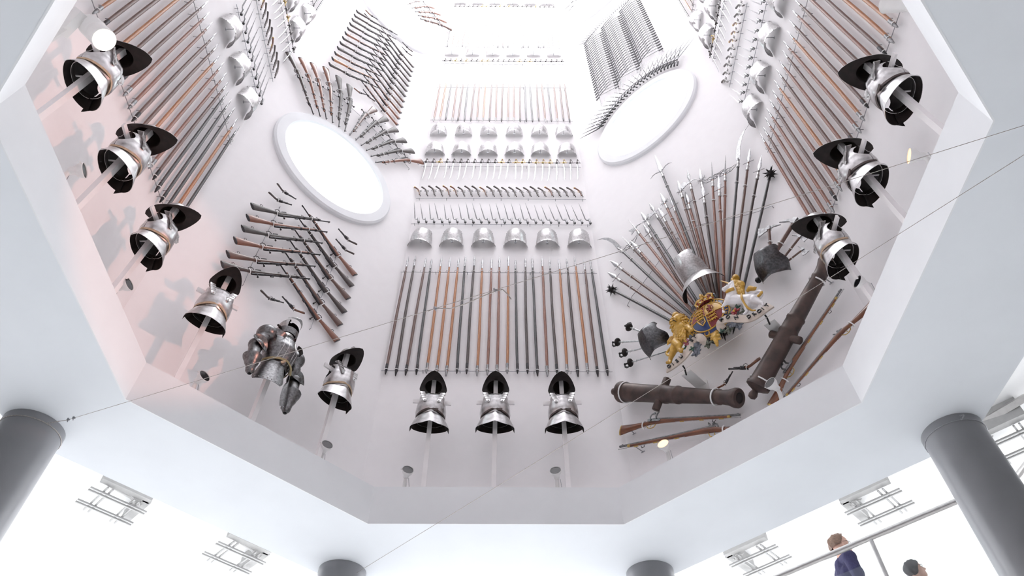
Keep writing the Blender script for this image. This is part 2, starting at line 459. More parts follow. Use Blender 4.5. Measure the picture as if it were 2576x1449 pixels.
# ---- wall rails: thin wire on pegs with small white loops
def rail(k, u0, u1, z, off, label, clips=None, clip_r=.026, clip_off=None, group=None, pegs=7):
    t = thing('mounting_wire', label, 'wire', face(k, (u0+u1)/2, z, 0), group)
    L = (u1-u0)/2; b = MB()
    b.tube([(-L, 0, off), (L, 0, off)], .0045, n=6); link('rail_wire', b.mesh('rail_wire', 'wire'), t)
    for i in range(pegs):
        x = -L+.06+(2*L-.12)*i/(pegs-1)
        if 'peg' not in KIT:
            b = MB(); b.tube([(0, 0, -.004), (0, 0, .04)], .005, n=6); b.ball((0, 0, .04), .009, seg=6); KIT['peg'] = b.mesh('wall_peg', 'wire')
        link('wall_peg', KIT['peg'], t, Matrix.Translation((x, 0, off-.037)))
    if clips:
        if 'clip' not in KIT:
            b = MB(); b.tube([(.026*math.cos(a), 0, .026*math.sin(a)) for a in [i*math.pi/8 for i in range(-1, 10)]], .0048, n=6); KIT['clip'] = b.mesh('white_clip', 'clip')
        for u in clips:
            link('white_clip', KIT['clip'], t, Matrix.Translation((u-(u0+u1)/2, 0, clip_off if clip_off is not None else off+.02)))
    return t

# ---- breastplate shell; local X right, Y up (0..h), Z out
def plate_fn(h, wb, wm, wt_, db, dm, dt, arm, tap=.0, ridge=.016, flange=.012, ang=80):
    def fn(s, t):
        s2 = s*2-1
        def li(a, m_, c): return a+(m_-a)*math.sin(min(1, t/.45)*math.pi/2) if t < .45 else c+(m_-c)*math.cos((t-.45)/.55*math.pi/2)
        w = li(wb, wm, wt_); d = li(db, dm, dt)
        cut = 1
        if arm and t > .42: cut = 1-arm*math.sin(min(1, (t-.42)/.5)*math.pi)**.8*.9-(.10 if t > .9 else 0)
        a = s2*R(ang)*cut
        x = w*math.sin(a)/math.sin(R(ang)); z = .012+d*(math.cos(a)-math.cos(R(ang)))/(1-math.cos(R(ang)))
        z += ridge*max(0, 1-abs(s2)*2.4)
        if t < .07: z += flange*(1-t/.07)*math.cos(a); x *= 1+.05*(1-t/.07)
        y = h*t
        if t > .85: y -= .035*(1-abs(s2)*1.3)*(t-.85)/.15 if abs(s2) < .75 else 0
        y += tap*abs(s2)**2*(1-t)
        return (x, y, z)
    return fn
def plate_kit(key, h, args, m, rivets=True, mi='steel2'):
    fn = plate_fn(h, *args)
    b = MB(); b.shell(fn, 26, 20, -.003 if False else .0035, 0, 1)
    if rivets:
        for j in range(9):
            p = V(fn(.06+.88*j/8, .03)); b.ball(p, .0065, 2, seg=6)
        for s in (0.03, .97):
            for t in (.8, .9, .97): p = V(fn(.5+(s-.5)*.95, t)); b.ball(p, .0065, 2, seg=6)
    pl = b.mesh('plate', [m, mi, 'steeldk'], sharp=60)
    b = MB(); zf = fn(.5, .5)[2]; b.tube([(0, h*.45, -.006), (0, h*.45, zf-.004)], .0045, n=6); b.lathe([(-.006, .022), (.004, .022)], n=12, axis='z', org=(0, h*.45, 0))
    rd = b.mesh('support_rod', 'wire')
    kit(key, [('breastplate_shell', pl), ('support_rod', rd)])
plate_kit('plateA', .43, (.20, .185, .155, .15, .19, .13, .12, .02, .010, .02, 82), 'steel2')
plate_kit('plateB', .42, (.195, .185, .15, .14, .18, .12, .15, .02, .014, .015, 82), 'steel')
plate_kit('plateC', .38, (.175, .180, .13, .13, .19, .12, .42, .03, .022, .02, 80), 'steel')

# ---- socket bayonet: x along blade, socket beside it
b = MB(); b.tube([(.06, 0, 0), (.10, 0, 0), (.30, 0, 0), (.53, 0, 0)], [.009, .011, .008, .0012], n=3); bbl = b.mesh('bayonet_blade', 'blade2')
b = MB(); b.tube([(.065, 0, 0), (.045, -.006, 0), (.035, -.03, 0), (.04, -.05, 0)], [.008, .008, .0075, .008], n=8)
b.shell(lambda s, t: (-.06+t*.12, -.052+.0135*math.cos(2*math.pi*s), .0135*math.sin(2*math.pi*s)), 12, 4, -.0025, 0, 0, wrap=True)
b.tube([(-.045, -.052+.018*math.cos(a), .018*math.sin(a)) for a in [i*math.pi/6 for i in range(12)]], .004, n=6, closed=True)
bso = b.mesh('bayonet_socket', 'blade2')
b = MB(); b.tube([(0, -.052, -.012), (0, -.052, -.094)], .003, n=5); so = b.mesh('standoff', 'wire')
kit('bayonet', [('bayonet_blade', bbl), ('bayonet_socket', bso), ('standoff', so)])
# the same weapon, seen dark and small on the diagonal wall
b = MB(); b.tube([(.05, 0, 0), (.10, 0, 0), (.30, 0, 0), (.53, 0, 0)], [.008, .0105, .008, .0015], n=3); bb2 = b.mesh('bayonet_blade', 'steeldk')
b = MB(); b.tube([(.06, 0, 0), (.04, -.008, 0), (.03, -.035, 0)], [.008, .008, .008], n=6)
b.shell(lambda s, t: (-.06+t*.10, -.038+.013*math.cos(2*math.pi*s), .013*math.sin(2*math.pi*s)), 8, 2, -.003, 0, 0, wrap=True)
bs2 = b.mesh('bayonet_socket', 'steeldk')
kit('bayonet_s', [('bayonet_blade', bb2), ('bayonet_socket', bs2)])

# ---- pistol: x from butt to muzzle, grip drops to +y; length .36
def pistol_kit(key, droop, wood, metal, L=.36, brass=False):
    b = MB()
    b.sweep([(-.005, droop+.012, .014, .012), (.012, droop, .021, .016), (.045, droop*.72, .019, .015), (.085, droop*.38, .017, .014), (.125, droop*.1+.004, .019, .015), (.17, .006, .018, .015), (.24, .008, .013, .013), (L-.05, .008, .009, .011)], n=10)
    b2 = MB(); b2.ball((.002, droop+.008, 0), .022, seg=8, sc3=(.7, 1, .8))
    gr = b.mesh('stock', wood); cap = b2.mesh('butt_cap', 'brass' if brass else metal)
    b = MB(); b.tube([(.15, -.008, 0), (.20, -.008, 0), (L-.03, -.008, 0), (L-.028, -.008, 0), (L, -.008, 0)], [.0125, .012, .010, .012, .012], n=10); ba = b.mesh('barrel', metal)
    b = MB(); b.box((.155, .002, .017), (.075, .022, .006)); b.sweep([(.12, -.006, .006, .004, .02), (.125, -.028, .007, .005, .02), (.112, -.045, .005, .004, .02)], n=6)
    b.sweep([(.165, -.008, .006, .004, .02), (.172, -.026, .008, .006, .02), (.166, -.042, .006, .004, .02)], n=6); lk = b.mesh('lock', metal)
    b = MB(); b.tube([(.13, .018, 0), (.14, .045, 0), (.165, .052, 0), (.185, .04, 0), (.19, .016, 0)], .0035, n=6); b.tube([(.158, .02, 0), (.155, .04, 0)], .003, n=6); tg = b.mesh('trigger_guard', 'brass' if brass else metal)
    b = MB(); b.tube([(.22, 0, 0), (.22, 0, .086)], .003, n=5); so = b.mesh('standoff', 'wire')
    kit(key, [('stock', gr, [('butt_cap', cap)]), ('barrel', ba), ('lock', lk), ('trigger_guard', tg), ('standoff', so)])
pistol_kit('pistol', .075, 'wd', 'gunb')
pistol_kit('pistol_r', .075, 'musk', 'gunb', brass=True)
# revolver: like the pistol with a cylinder
def revolver_kit(key, wood, metal):
    b = MB(); b.sweep([(-.01, .115, .016, .012), (.012, .10, .020, .015), (.05, .062, .016, .014), (.09, .022, .016, .014), (.125, .006, .022, .014), (.19, .006, .018, .012)], n=10); gr = b.mesh('grip', wood)
    b = MB(); b.box((.165, .0, 0), (.10, .045, .014)); b.lathe([(.145, .018), (.15, .023), (.19, .023), (.195, .018)], n=12, org=(0, -.002, 0)); cy = b.mesh('cylinder_frame', metal)
    b = MB(); b.tube([(.19, -.010, 0), (.35, -.010, 0), (.352, -.010, 0), (.36, -.010, 0)], [.0105, .010, .012, .012], n=10); b.tube([(.20, .008, 0), (.30, .006, 0)], .006, n=8); ba = b.mesh('barrel', metal)
    b = MB(); b.tube([(.13, .022, 0), (.138, .048, 0), (.16, .054, 0), (.178, .042, 0), (.182, .018, 0)], .0035, n=6); b.sweep([(.115, -.005, .006, .004), (.10, -.03, .005, .004)], n=6); tg = b.mesh('trigger_guard', metal)
    b = MB(); b.tube([(.12+.026*0, .026*math.cos(a), .022*math.sin(a)) for a in [i*math.pi/7 for i in range(14)]], .0045, n=6, closed=True); cl = b.mesh('white_clip', 'clip')
    kit(key, [('grip', gr), ('cylinder_frame', cy), ('barrel', ba), ('trigger_guard', tg), ('white_clip', cl)])
revolver_kit('revolver', 'wd', 'gun'); revolver_kit('revolver_r', 'musk', 'gun')

# ---- sword / hanger: x from pommel (0) to point (.80)
def sword_kit(key, grip, guard):
    b = MB(); b.sweep([(.125, 0, .015, .004), (.3, .006, .0145, .0035), (.5, .010, .014, .003), (.68, .006, .013, .0025), (.75, 0, .010, .002), (.80, -.012, .001, .001)], n=8); bl = b.mesh('sword_blade', 'blade')
    b = MB(); b.sweep([(.015, .004, .012, .011), (.05, 0, .015, .013), (.09, 0, .013, .012), (.118, 0, .012, .011)], n=8); gr = b.mesh('sword_grip', grip)
    b = MB(); b.tube([(.123, -.055, 0), (.125, 0, 0), (.121, .058, 0)], [.007, .006, .007], n=8); b.ball((.12, .062, 0), .010, seg=7); b.ball((.123, -.058, 0), .009, seg=7)
    b.prism([(.118, -.02), (.118, .02), (.132, .02), (.132, -.02)], -.022, .022); b.ball((.006, .008, 0), .017, seg=8); b.tube([(.006, .016, 0), (.03, .034, 0), (.08, .044, 0), (.122, .05, 0)], .0045, n=6); gd = b.mesh('sword_guard', guard)
    b = MB(); b.tube([(.22, .004, 0), (.22, .004, -.092)], .003, n=5); so = b.mesh('standoff', 'wire')
    kit(key, [('sword_blade', bl), ('sword_grip', gr), ('sword_guard', gd), ('standoff', so)])
sword_kit('sword', 'wd', 'gunb'); sword_kit('sword_b', 'wb', 'brass')

# ---- bolt action rifle: x from butt to muzzle (1.27), trigger side +y
def rifle_kit(key, wood):
    b = MB(); b.sweep([(0, .088, .058, .017), (.012, .087, .060, .021), (.10, .072, .049, .022), (.22, .052, .034, .020), (.30, .040, .025, .018), (.345, .028, .023, .018), (.40, .018, .029, .021), (.50, .014, .027, .021), (.62, .010, .022, .019), (.85, .007, .018, .017), (1.05, .005, .015, .015), (1.10, .004, .013, .013)], n=12); stk = b.mesh('stock', wood)
    b = MB(); b.sweep([(-.006, .088, .060, .020), (.006, .088, .060, .021)], n=12); bp = b.mesh('butt_plate', 'gun')
    b = MB(); b.tube([(.40, -.012, .004), (.52, -.012, .004), (.6, -.012, .003), (1.0, -.010, .002), (1.20, -.010, 0), (1.27, -.010, 0)], [.016, .016, .012, .010, .009, .009], n=10); b.box((1.245, -.026, 0), (.012, .016, .004)); b.box((.66, -.028, 0), (.05, .014, .014)); ba = b.mesh('barrel', 'gun')
    b = MB(); b.tube([(.36, -.016, .006), (.44, -.018, .008), (.53, -.018, .008)], .013, n=8); b.tube([(.42, -.018, .018), (.418, -.045, .028), (.414, -.068, .03)], .006, n=6); b.ball((.413, -.075, .03), .013, seg=8); bo = b.mesh('bolt_handle', 'gun')
    b = MB(); b.tube([(.345, .045, 0), (.352, .080, 0), (.385, .092, 0), (.415, .080, 0), (.425, .042, 0)], .0048, n=6); b.tube([(.385, .045, 0), (.378, .07, 0)], .004, n=6); b.box((.48, .045, 0), (.07, .025, .022)); tg = b.mesh('trigger_guard', 'gun')
    bands = []
    for x, h, w in ((.80, .020, .019), (1.06, .017, .017)):
        b = MB(); b.sweep([(x-.012, .002, h+.006, w+.002), (x+.012, .002, h+.006, w+.002)], n=12); b.tube([(x, h+.008, 0), (x+.006, h+.024, 0), (x-.02, h+.03, 0), (x-.02, h+.01, 0)], .003, n=5); bands.append(('barrel_band', b.mesh('barrel_band', 'gun')))
    b = MB(); b.tube([(.14, .118, 0), (.142, .138, 0), (.165, .138, 0), (.17, .112, 0)], .0032, n=5); sv = b.mesh('sling_swivel', 'gun')
    b = MB(); b.tube([(.345, .028+.036*math.cos(a), .030*math.sin(a)) for a in [i*math.pi/8 for i in range(16)]], .0062, n=6, closed=True); c1 = b.mesh('white_clip', 'clip')
    b = MB(); b.tube([(.93, .005+.028*math.cos(a), .026*math.sin(a)) for a in [i*math.pi/8 for i in range(16)]], .0055, n=6, closed=True); c2 = b.mesh('white_clip', 'clip')
    kit(key, [('stock', stk, [('butt_plate', bp), ('sling_swivel', sv)]), ('barrel', ba), ('bolt_handle', bo), ('trigger_guard', tg)]+bands+[('white_clip', c1), ('white_clip', c2)])
rifle_kit('rifle_r', 'wr'); rifle_kit('rifle_b', 'wb'); rifle_kit('rifle_g', 'stg'); rifle_kit('rifle_d', 'wd'); rifle_kit('rifle_m', 'musk'); rifle_kit('rifle_o', 'wo')
RW = {'r': 'reddish', 'b': 'brown', 'g': 'weathered grey', 'd': 'dark', 'm': 'red-walnut', 'o': 'orange-brown'}

# ---- flintlock musket 1.48
b = MB(); b.sweep([(0, .100, .058, .019), (.015, .098, .060, .024), (.12, .078, .044, .024), (.26, .052, .028, .021), (.34, .036, .022, .020), (.40, .022, .026, .022), (.50, .012, .028, .024), (.60, .010, .024, .021), (.75, .010, .020, .018), (1.1, .008, .016, .016), (1.36, .006, .013, .014)], n=12); stk = b.mesh('stock', 'musk')
b = MB(); b.sweep([(-.008, .101, .062, .022), (.006, .100, .061, .024)], n=12); b.prism([(-.008, .045), (.05, .062), (.0, .075)], -.012, .012); bp = b.mesh('butt_plate', 'brass')
b = MB(); b.tube([(.42, -.010, 0), (.6, -.010, 0), (1.0, -.009, 0), (1.47, -.009, 0), (1.48, -.009, 0)], [.016, .0145, .0125, .0115, .0115], n=12); b.box((1.45, -.022, 0), (.018, .012, .006)); b.prism([(.405, -.02), (.43, -.02), (.43, 0), (.405, 0)], -.01, .01); ba = b.mesh('barrel', 'steeldk')
b = MB(); b.tube([(.72, .030, 0), (1.485, .018, 0)], .004, n=6); b.ball((1.487, .018, 0), .007, seg=6); rr = b.mesh('ramrod', 'steel2')
b = MB(); b.prism([(.36, .005), (.38, .025), (.52, .022), (.54, .008), (.52, -.006), (.38, -.006)], .022, .030)
b.sweep([(.41, .004, .010, .006, .034), (.40, -.025, .010, .006, .034), (.415, -.055, .008, .006, .034), (.44, -.062, .007, .006, .034)], n=8); b.box((.448, -.066, .034), (.022, .02, .012))
b.sweep([(.485, -.002, .008, .007, .034), (.478, -.03, .011, .008, .034), (.49, -.066, .010, .008, .034), (.505, -.085, .006, .006, .034)], n=8); b.lathe([(.026, .010), (.04, .010)], n=10, axis='z', org=(.41, .006, 0)); 
for v in b.bm.verts: v.co.z = -v.co.z
lk = b.mesh('flintlock', 'steeldk')
b = MB(); b.tube([(.34, .052, 0), (.37, .085, 0), (.41, .094, 0), (.45, .08, 0), (.47, .042, 0)], [.005]*5, n=6); b.tube([(.41, .048, 0), (.402, .078, 0)], .004, n=6); tg = b.mesh('trigger_guard', 'brass')
pipes = []
for x in (.78, 1.02, 1.25):
    b = MB(); b.lathe([(x, .008), (x+.05, .008)], n=8, org=(0, .027-.012*(x-.7), 0)); pipes.append(('ramrod_pipe', b.mesh('ramrod_pipe', 'brass')))
b = MB(); b.sweep([(1.345, .004, .016, .016), (1.375, .004, .016, .016)], n=12); pipes.append(('nose_cap', b.mesh('nose_cap', 'brass')))
b = MB(); b.tube([(1.18, .026, 0), (1.175, .045, 0), (1.20, .055, 0), (1.215, .03, 0)], .0035, n=6); pipes.append(('sling_swivel', b.mesh('sling_swivel', 'gun')))
b = MB(); b.tube([(.31, .05+.042*math.cos(a), .032*math.sin(a)) for a in [i*math.pi/8 for i in range(16)]], .007, n=6, closed=True); pipes.append(('white_clip', b.mesh('white_clip', 'clip')))
kit('musket', [('stock', stk, [('butt_plate', bp)]), ('barrel', ba), ('ramrod', rr), ('flintlock', lk), ('trigger_guard', tg)]+pipes)

# =================================================================== PANEL ROWS (walls -2, 0, 2)
PN = {0: 'facing wall', -2: 'left wall', 2: 'right wall'}
PS = {k: v+"'s" for k, v in PN.items()}
def pos(i, k): return ORD[i]+(' from left' if k == 0 else ' from lower end')
U0, U1 = -1.525, 1.465
def uspan(n, a=U0, b=U1): return [a+(b-a)*i/(n-1) for i in range(n)]
SEQ = {0: 'bdbgooogdorrogdgrdodobg', -2: 'gogggbrrobbrrbbobbobbbb', 2: 'rbrrbrobrbrobrbrboorrbr'}
if True:
    rnd = random.Random(3)
    for k in (0, -2, 2):
        outw = -wn(k)
        order = uspan(23)
        if k == -2: order = order[::-1]
        # order for labels: k=0 left->right; k=2: lower end of the photo = next to the diagonal wall (u<0); k=-2: lower end u>0
        rows = [('A', 6.70, 9.39, 'lowest'), ('B', 14.37, 16.65, 'middle'), ('F', 18.82, 21.05, 'top')]
        for key, za, zb, nm in rows:
            n = 0; us = []
            for i, u in enumerate(order):
                c = SEQ[k][i] if key == 'A' else rnd.choice('rrbog' if key == 'B' else 'robgg')
                A = wp(k, u+rnd.uniform(-.006, .006), za+rnd.uniform(-.03, .03), .06); B = wp(k, u+rnd.uniform(-.015, .015), zb+rnd.uniform(-.05, .04), .06)
                if not seen(A, B): continue
                n += 1; us.append(u)
                put('pike_'+c, 'pike', '%s pike, %s in %s %s pike row' % (TONES[c][1], pos(n, k), PS[k], nm), 'pike', along(A, B, outw, 2.70),
                    'pikes in the %s row on the %s' % (nm, PN[k]))
            if us:
                rail(k, min(us)-.07, max(us)+.07, za+.10, .04, 'lower wire holding the butts of the %s pike row on the %s' % (nm, PN[k]), us if key == 'A' else None, clip_off=.058)
                rail(k, min(us)-.07, max(us)+.07, zb-.40, .04, 'upper wire holding the heads of the %s pike row on the %s' % (nm, PN[k]), us if key == 'A' else None, clip_off=.058)
        # breastplates
        for key, z0, kk, nm in (('A', 9.70, 'plateA', 'lowest'), ('B', 12.88, 'plateB', 'second'), ('C', 13.74, 'plateC', 'third'), ('E', 18.30, 'plateC', 'fourth'), ('H', 22.55, 'plateB', 'topmost')):
            n = 0; uu = uspan(6, -1.37, 1.31)
            for u in (uu[::-1] if k == -2 else uu):
                if not seen(wp(k, u-.2, z0, .1), wp(k, u+.2, z0+.4, .1), m=0): continue
                n += 1
                m = face(k, u, z0, .001) @ Matrix.Rotation(R(rnd.uniform(-4, 4)), 4, 'Z')
                put(kk, 'breastplate', '%s steel breastplate, %s in %s %s breastplate row' % ('dull' if kk == 'plateA' else 'bright', pos(n, k), PS[k], nm), 'breastplate', m,
                    'breastplates in the %s row on the %s' % (nm, PN[k]))
        # bayonets
        n = 0; us = []
        for i, u in enumerate(order):
            zz = rnd.uniform(.50, .60)
            A = wp(k, u+.02, 10.40, .09); B = wp(k, u-.075+rnd.uniform(-.03, .02), 10.40+zz, .10)
            if not seen(A, B, m=0): continue
            n += 1; us.append(u)
            put('bayonet', 'bayonet', 'thin socket bayonet, %s in %s bayonet row' % (pos(n, k), PS[k]), 'bayonet', along(A, B, outw, .53), 'bayonets in the row on the %s' % PN[k])
        if us: rail(k, min(us)-.05, max(us)+.10, 10.36, .05, 'wire under the row of socket bayonets on the %s' % PN[k])
        # pistols
        n = 0; us = []
        for i, u in enumerate(order):
            A = wp(k, u-.03, 11.58+rnd.uniform(-.02, .03), .08); B = wp(k, u+.02, 11.24, .08)
            if not seen(A, B, m=0): continue
            n += 1; us.append(u)
            put(rnd.choice(['pistol', 'pistol', 'pistol_r']), 'pistol', 'muzzle-down pistol, %s in %s long pistol row' % (pos(n, k), PS[k]), 'pistol', along(A, B, outw, .36, True), 'pistols in the row on the %s' % PN[k])
        if us: rail(k, min(us)-.05, max(us)+.08, 11.20, .05, 'wire under the long row of pistols on the %s' % PN[k])
        # swords
        for za, zb, nm in ((12.62, 11.83, 'lower'), (17.92, 17.12, 'middle'), (22.30, 21.52, 'upper')):
            n = 0; us = []
            for i, u in enumerate(order):
                A = wp(k, u+.02, za, .09); B = wp(k, u-.02+rnd.uniform(-.03, .03), zb+rnd.uniform(-.04, .03), .08)
                if not seen(A, B, m=0): continue
                n += 1; us.append(u)
                put(rnd.choice(['sword', 'sword', 'sword', 'sword_b']), 'sword', 'point-down sword, %s in %s %s sword row' % (pos(n, k), PS[k], nm), 'sword', along(A, B, outw, .80, False), 'swords in the %s row on the %s' % (nm, PN[k]))
            if us:
                rail(k, min(us)-.08, max(us)+.08, za-.22, .05, 'wire behind the hilts of the %s sword row on the %s' % (nm, PN[k]))

# =================================================================== LEFT DIAGONAL WALL
LW = 'left diagonal wall'
def two(kit_, name, k, a, b, off, nominal, label, cat, flip=False, group=None):
    return put(kit_, name, label, cat, along(un(k, *a, off), un(k, *b, off), -wn(k), nominal, flip), group)
Hs = [((641, 533), (829, 557), 'g'), ((630, 562), (822.5, 582), 'r'), ((617, 589), (811, 610), 'g'), ((598, 620), (805, 639), 'r'), ((580, 655.5), (793, 668), 'b'), ((565, 681), (779, 700), 'd')]
for i, (a, b, c) in enumerate(Hs):
    two('rifle_'+c, 'rifle', -1, a, b, .13, 1.27, '%s level rifle, %s from top of six above the full armour' % (RW[c], ORD[i+1]), 'rifle', False, 'level rifles above the full armour')
Ds = [((884, 695), (761, 516), 'r'), ((876, 723), (748, 542), 'd'), ((867, 755), (736.5, 569), 'b'), ((857, 789.5), (727, 599), 'd'), ((845.5, 822), (711.5, 624), 'b'), ((838, 862), (702, 659), 'r')]
for i, (a, b, c) in enumerate(Ds):
    two('rifle_'+c, 'rifle', -1, a, b, .05, 1.27, '%s slanting rifle, %s from top of six beneath the lower left window' % (RW[c], ORD[i+1]), 'rifle', True, 'slanting rifles beneath the lower left window')
def wires(k, pts, label, off=.03):
    P = [un(k, *p, off) for p in pts]
    t = thing('mounting_wire', label, 'wire', Matrix.Translation(P[0]))
    b = MB(); b.tube([p-P[0] for p in P], .004, n=6); link('rail_wire', b.mesh('rail_wire', 'wire'), t)
    for p in (P[0], P[-1]):
        b = MB(); b.tube([p-P[0]-wn(k)*0, p-P[0]+wn(k)*(off+.004)], .005, n=6); link('wall_peg', b.mesh('wall_peg', 'wire'), t)
wires(-1, [(705, 520), (680, 570), (640, 650), (612, 716)], 'thin wire behind the butts of the level rifles over the full armour')
wires(-1, [(846, 645), (830, 690), (800, 770), (782, 826)], 'thin wire behind the butts of the slanting rifles over the full armour')
for i, (a, b, f, l, kk) in enumerate([((697, 473), (745, 500), False, 'grey revolver highest left of the lower left window', 'revolver'), ((681, 498.5), (733, 514), False, 'grey revolver just above the topmost level rifle', 'revolver'),
        ((888, 618.5), (852, 575), True, 'grey revolver right of the slanting rifles, the upper of two', 'revolver'), ((881, 643), (845.5, 600.6), True, 'grey revolver right of the slanting rifles, the lower of two', 'revolver'),
        ((659, 746), (713, 760), False, 'dark revolver pointing right above the full armour helmet', 'revolver'), ((753.6, 794.6), (711, 745), True, 'red-gripped revolver pointing up behind the full armour helmet', 'revolver_r')]):
    two(kk, 'revolver', -1, a, b, .09, .36, l, 'pistol', f, 'paired revolvers on the left diagonal wall')
FAN = [((738, 141), (787, 287), 'd'), ((770, 155), (804, 292), 'r'), ((799, 169), (819.6, 298.7), 'r'), ((832, 181), (835, 307.7), 'm'), ((863.7, 204), (851, 318), 'g'), ((890.6, 226), (866, 329), 'g'),
       ((932, 264), (881.5, 341), 'b'), ((961, 288), (896.7, 353.4), 'g'), ((987, 315), (910, 367), 'g'), ((1009, 342.6), (922.7, 380), 'g'), ((1029.5, 369.6), (934.4, 394.7), 'g'), ((1053, 395.6), (946, 410), 'r')]
for i, (a, b, c) in enumerate(FAN):
    two('rifle_'+c, 'rifle', -1, a, b, .10, 1.27, '%s rifle, %s from the left in the fan over the lower left window' % (RW[c], ORD[i+1]), 'rifle', i < 6, 'rifles fanned over the lower left window')
wires(-1, [(745, 187), (800, 212), (860, 250), (905, 290), (960, 345), (1010, 400), (1030, 425)], 'curved thin wire behind the fan of rifles over the lower left window')
def uzthing(kit_, name, k, a, b, off, nominal, label, cat, flip=False, group=None):
    return put(kit_, name, label, cat, along(wp(k, *a, off), wp(k, *b, off), -wn(k), nominal, flip), group)
lw = 'dddgddrgdoob'
for i in range(12):
    z = 15.95-(15.95-12.90)*i/11; c = 'ddgddrddgmod'[i]
    uzthing('rifle_'+c, 'rifle', -1, (-.86, z), (.13, z+.74), .15, 1.27, '%s rifle with butt at left, %s from the top of the crossed rifle stack' % (RW[c], ORD[i+1]), 'rifle', False, 'crossed rifles stacked high on the left diagonal wall')
    z = 15.98-(15.98-12.99)*i/11; c = 'ddgdddgbbmrr'[i]
    uzthing('rifle_'+c, 'rifle', -1, (.74, z), (-.26, z+.58), .06, 1.27, '%s rifle with butt at right, %s from the top of the crossed rifle stack' % (RW[c], ORD[i+1]), 'rifle', True, 'crossed rifles stacked high on the left diagonal wall')
def c1(x, y): return 500+x/4.262, y/4.262
for a, b, f, l, kk in [((1803, 140), (1915, 205), False, 'small brown pistol over the crossed rifle stack, upper of two', 'revolver_r'), ((1785, 170), (1890, 240), False, 'small dark pistol over the crossed rifle stack, lower of two', 'revolver'),
        ((2275, 555), (2185, 450), True, 'small dark pistol right of the crossed rifle stack, upper of two', 'revolver'), ((2272, 603), (2180, 500), True, 'small dark pistol right of the crossed rifle stack, lower of two', 'revolver'),
        ((1690, 985), (1795, 1012), False, 'small brown pistol under the crossed rifle stack pointing right', 'revolver_r'), ((1862, 1085), (1765, 960), True, 'small dark pistol under the crossed rifle stack pointing up', 'revolver')]:
    two(kk, 'revolver', -1, c1(*a), c1(*b), .09, .36, l, 'pistol', f, 'small paired pistols by the crossed rifle stack')
def c0(x, y): return 1000+x/4.262, y/4.262
for i, (a, b) in enumerate([((378, 25), (330, -60)), ((215, -10), (115, 48)), ((352, 42), (160, 90)), ((417, 115), (195, 130)), ((483, 195), (225, 170)), ((542, 275), (247, 206))]):
    two('rifle_'+'rbrrrb'[i], 'rifle', -1, c0(*a), c0(*b), .10, 1.27, '%s rifle, %s from the top of the fan by the upper left window' % (RW['rbrrrb'[i]], ORD[i+1]), 'rifle', False, 'rifles fanned by the upper left window')

# =================================================================== RIGHT DIAGONAL WALL: bayonets
n = 0
for ci, (ua, ub, nm) in enumerate(((-.82, -.34, 'left'), (-.26, .23, 'middle'), (.31, .80, 'right'))):
    N = 26
    for s in (0, 1):
        m_ = 0
        for i in range(N):
            z = 14.36+3.30*i/(N-1)
            if s == 0: A, B = wp(1, ua, z, .13), wp(1, ub-.02, z+.25, .11)
            else: A, B = wp(1, ub, z-.06, .07), wp(1, ua+.02, z+.19, .06)
            if not seen(A, B, m=0): continue
            m_ += 1
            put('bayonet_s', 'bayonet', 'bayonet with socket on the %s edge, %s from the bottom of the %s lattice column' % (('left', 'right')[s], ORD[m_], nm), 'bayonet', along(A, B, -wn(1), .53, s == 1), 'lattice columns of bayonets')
for i in range(26):
    a = -1+2*i/25
    u = -.80+1.6*i/25; z = 18.02-.28*a*a
    A = wp(1, u, z, .10); B = wp(1, u+.30*a, z+.42-.16*abs(a), .12)
    if seen(A, B, m=0):
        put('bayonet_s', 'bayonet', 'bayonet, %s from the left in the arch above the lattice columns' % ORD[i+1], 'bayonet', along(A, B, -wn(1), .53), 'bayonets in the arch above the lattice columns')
for i in range(25):
    th = R(138-95*i/24); cu, cz = 0.01, 12.36; r0 = 1.27
    for s in (0, 1):
        dth = R(20)*(1 if s == 0 else -1)
        A = wp(1, cu+r0*math.cos(th), cz+r0*math.sin(th), .07+.05*s)
        B = A + (wt(1)*math.cos(th+dth)+V((0, 0, 1))*math.sin(th+dth))*.56 - wn(1)*.02
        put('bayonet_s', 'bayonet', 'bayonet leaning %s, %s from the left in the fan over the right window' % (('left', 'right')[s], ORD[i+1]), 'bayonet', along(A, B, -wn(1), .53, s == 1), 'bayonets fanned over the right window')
for i, (a, b) in enumerate([((165, 30), (40, 150)), ((170, 75), (60, 195)), ((210, 5), (110, 85))]):
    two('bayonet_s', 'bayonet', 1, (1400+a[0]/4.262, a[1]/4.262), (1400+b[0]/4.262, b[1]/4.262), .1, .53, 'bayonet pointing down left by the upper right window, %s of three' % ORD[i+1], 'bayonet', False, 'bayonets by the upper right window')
for ci, (ua, ub, nm) in enumerate(((-.82, -.34, 'left'), (-.26, .23, 'middle'), (.31, .80, 'right'))):
    for u, e in ((ua, 'left'), (ub, 'right')):
        P0, P1 = wp(1, u, 14.25, .03), wp(1, u, 17.72, .03)
        if seen(P0, P1):
            t = thing('mounting_wire', 'thin upright wire along the %s edge of the %s bayonet lattice column' % (e, nm), 'wire', face(1, u, 14.25, 0))
            b = MB(); b.tube([(0, 0, .03), (0, 3.47, .03)], .004, n=6); link('rail_wire', b.mesh('rail_wire', 'wire'), t)
            b = MB(); b.tube([(0, .02, -.004), (0, .02, .03)], .005, n=6); link('wall_peg', b.mesh('wall_peg', 'wire'), t)

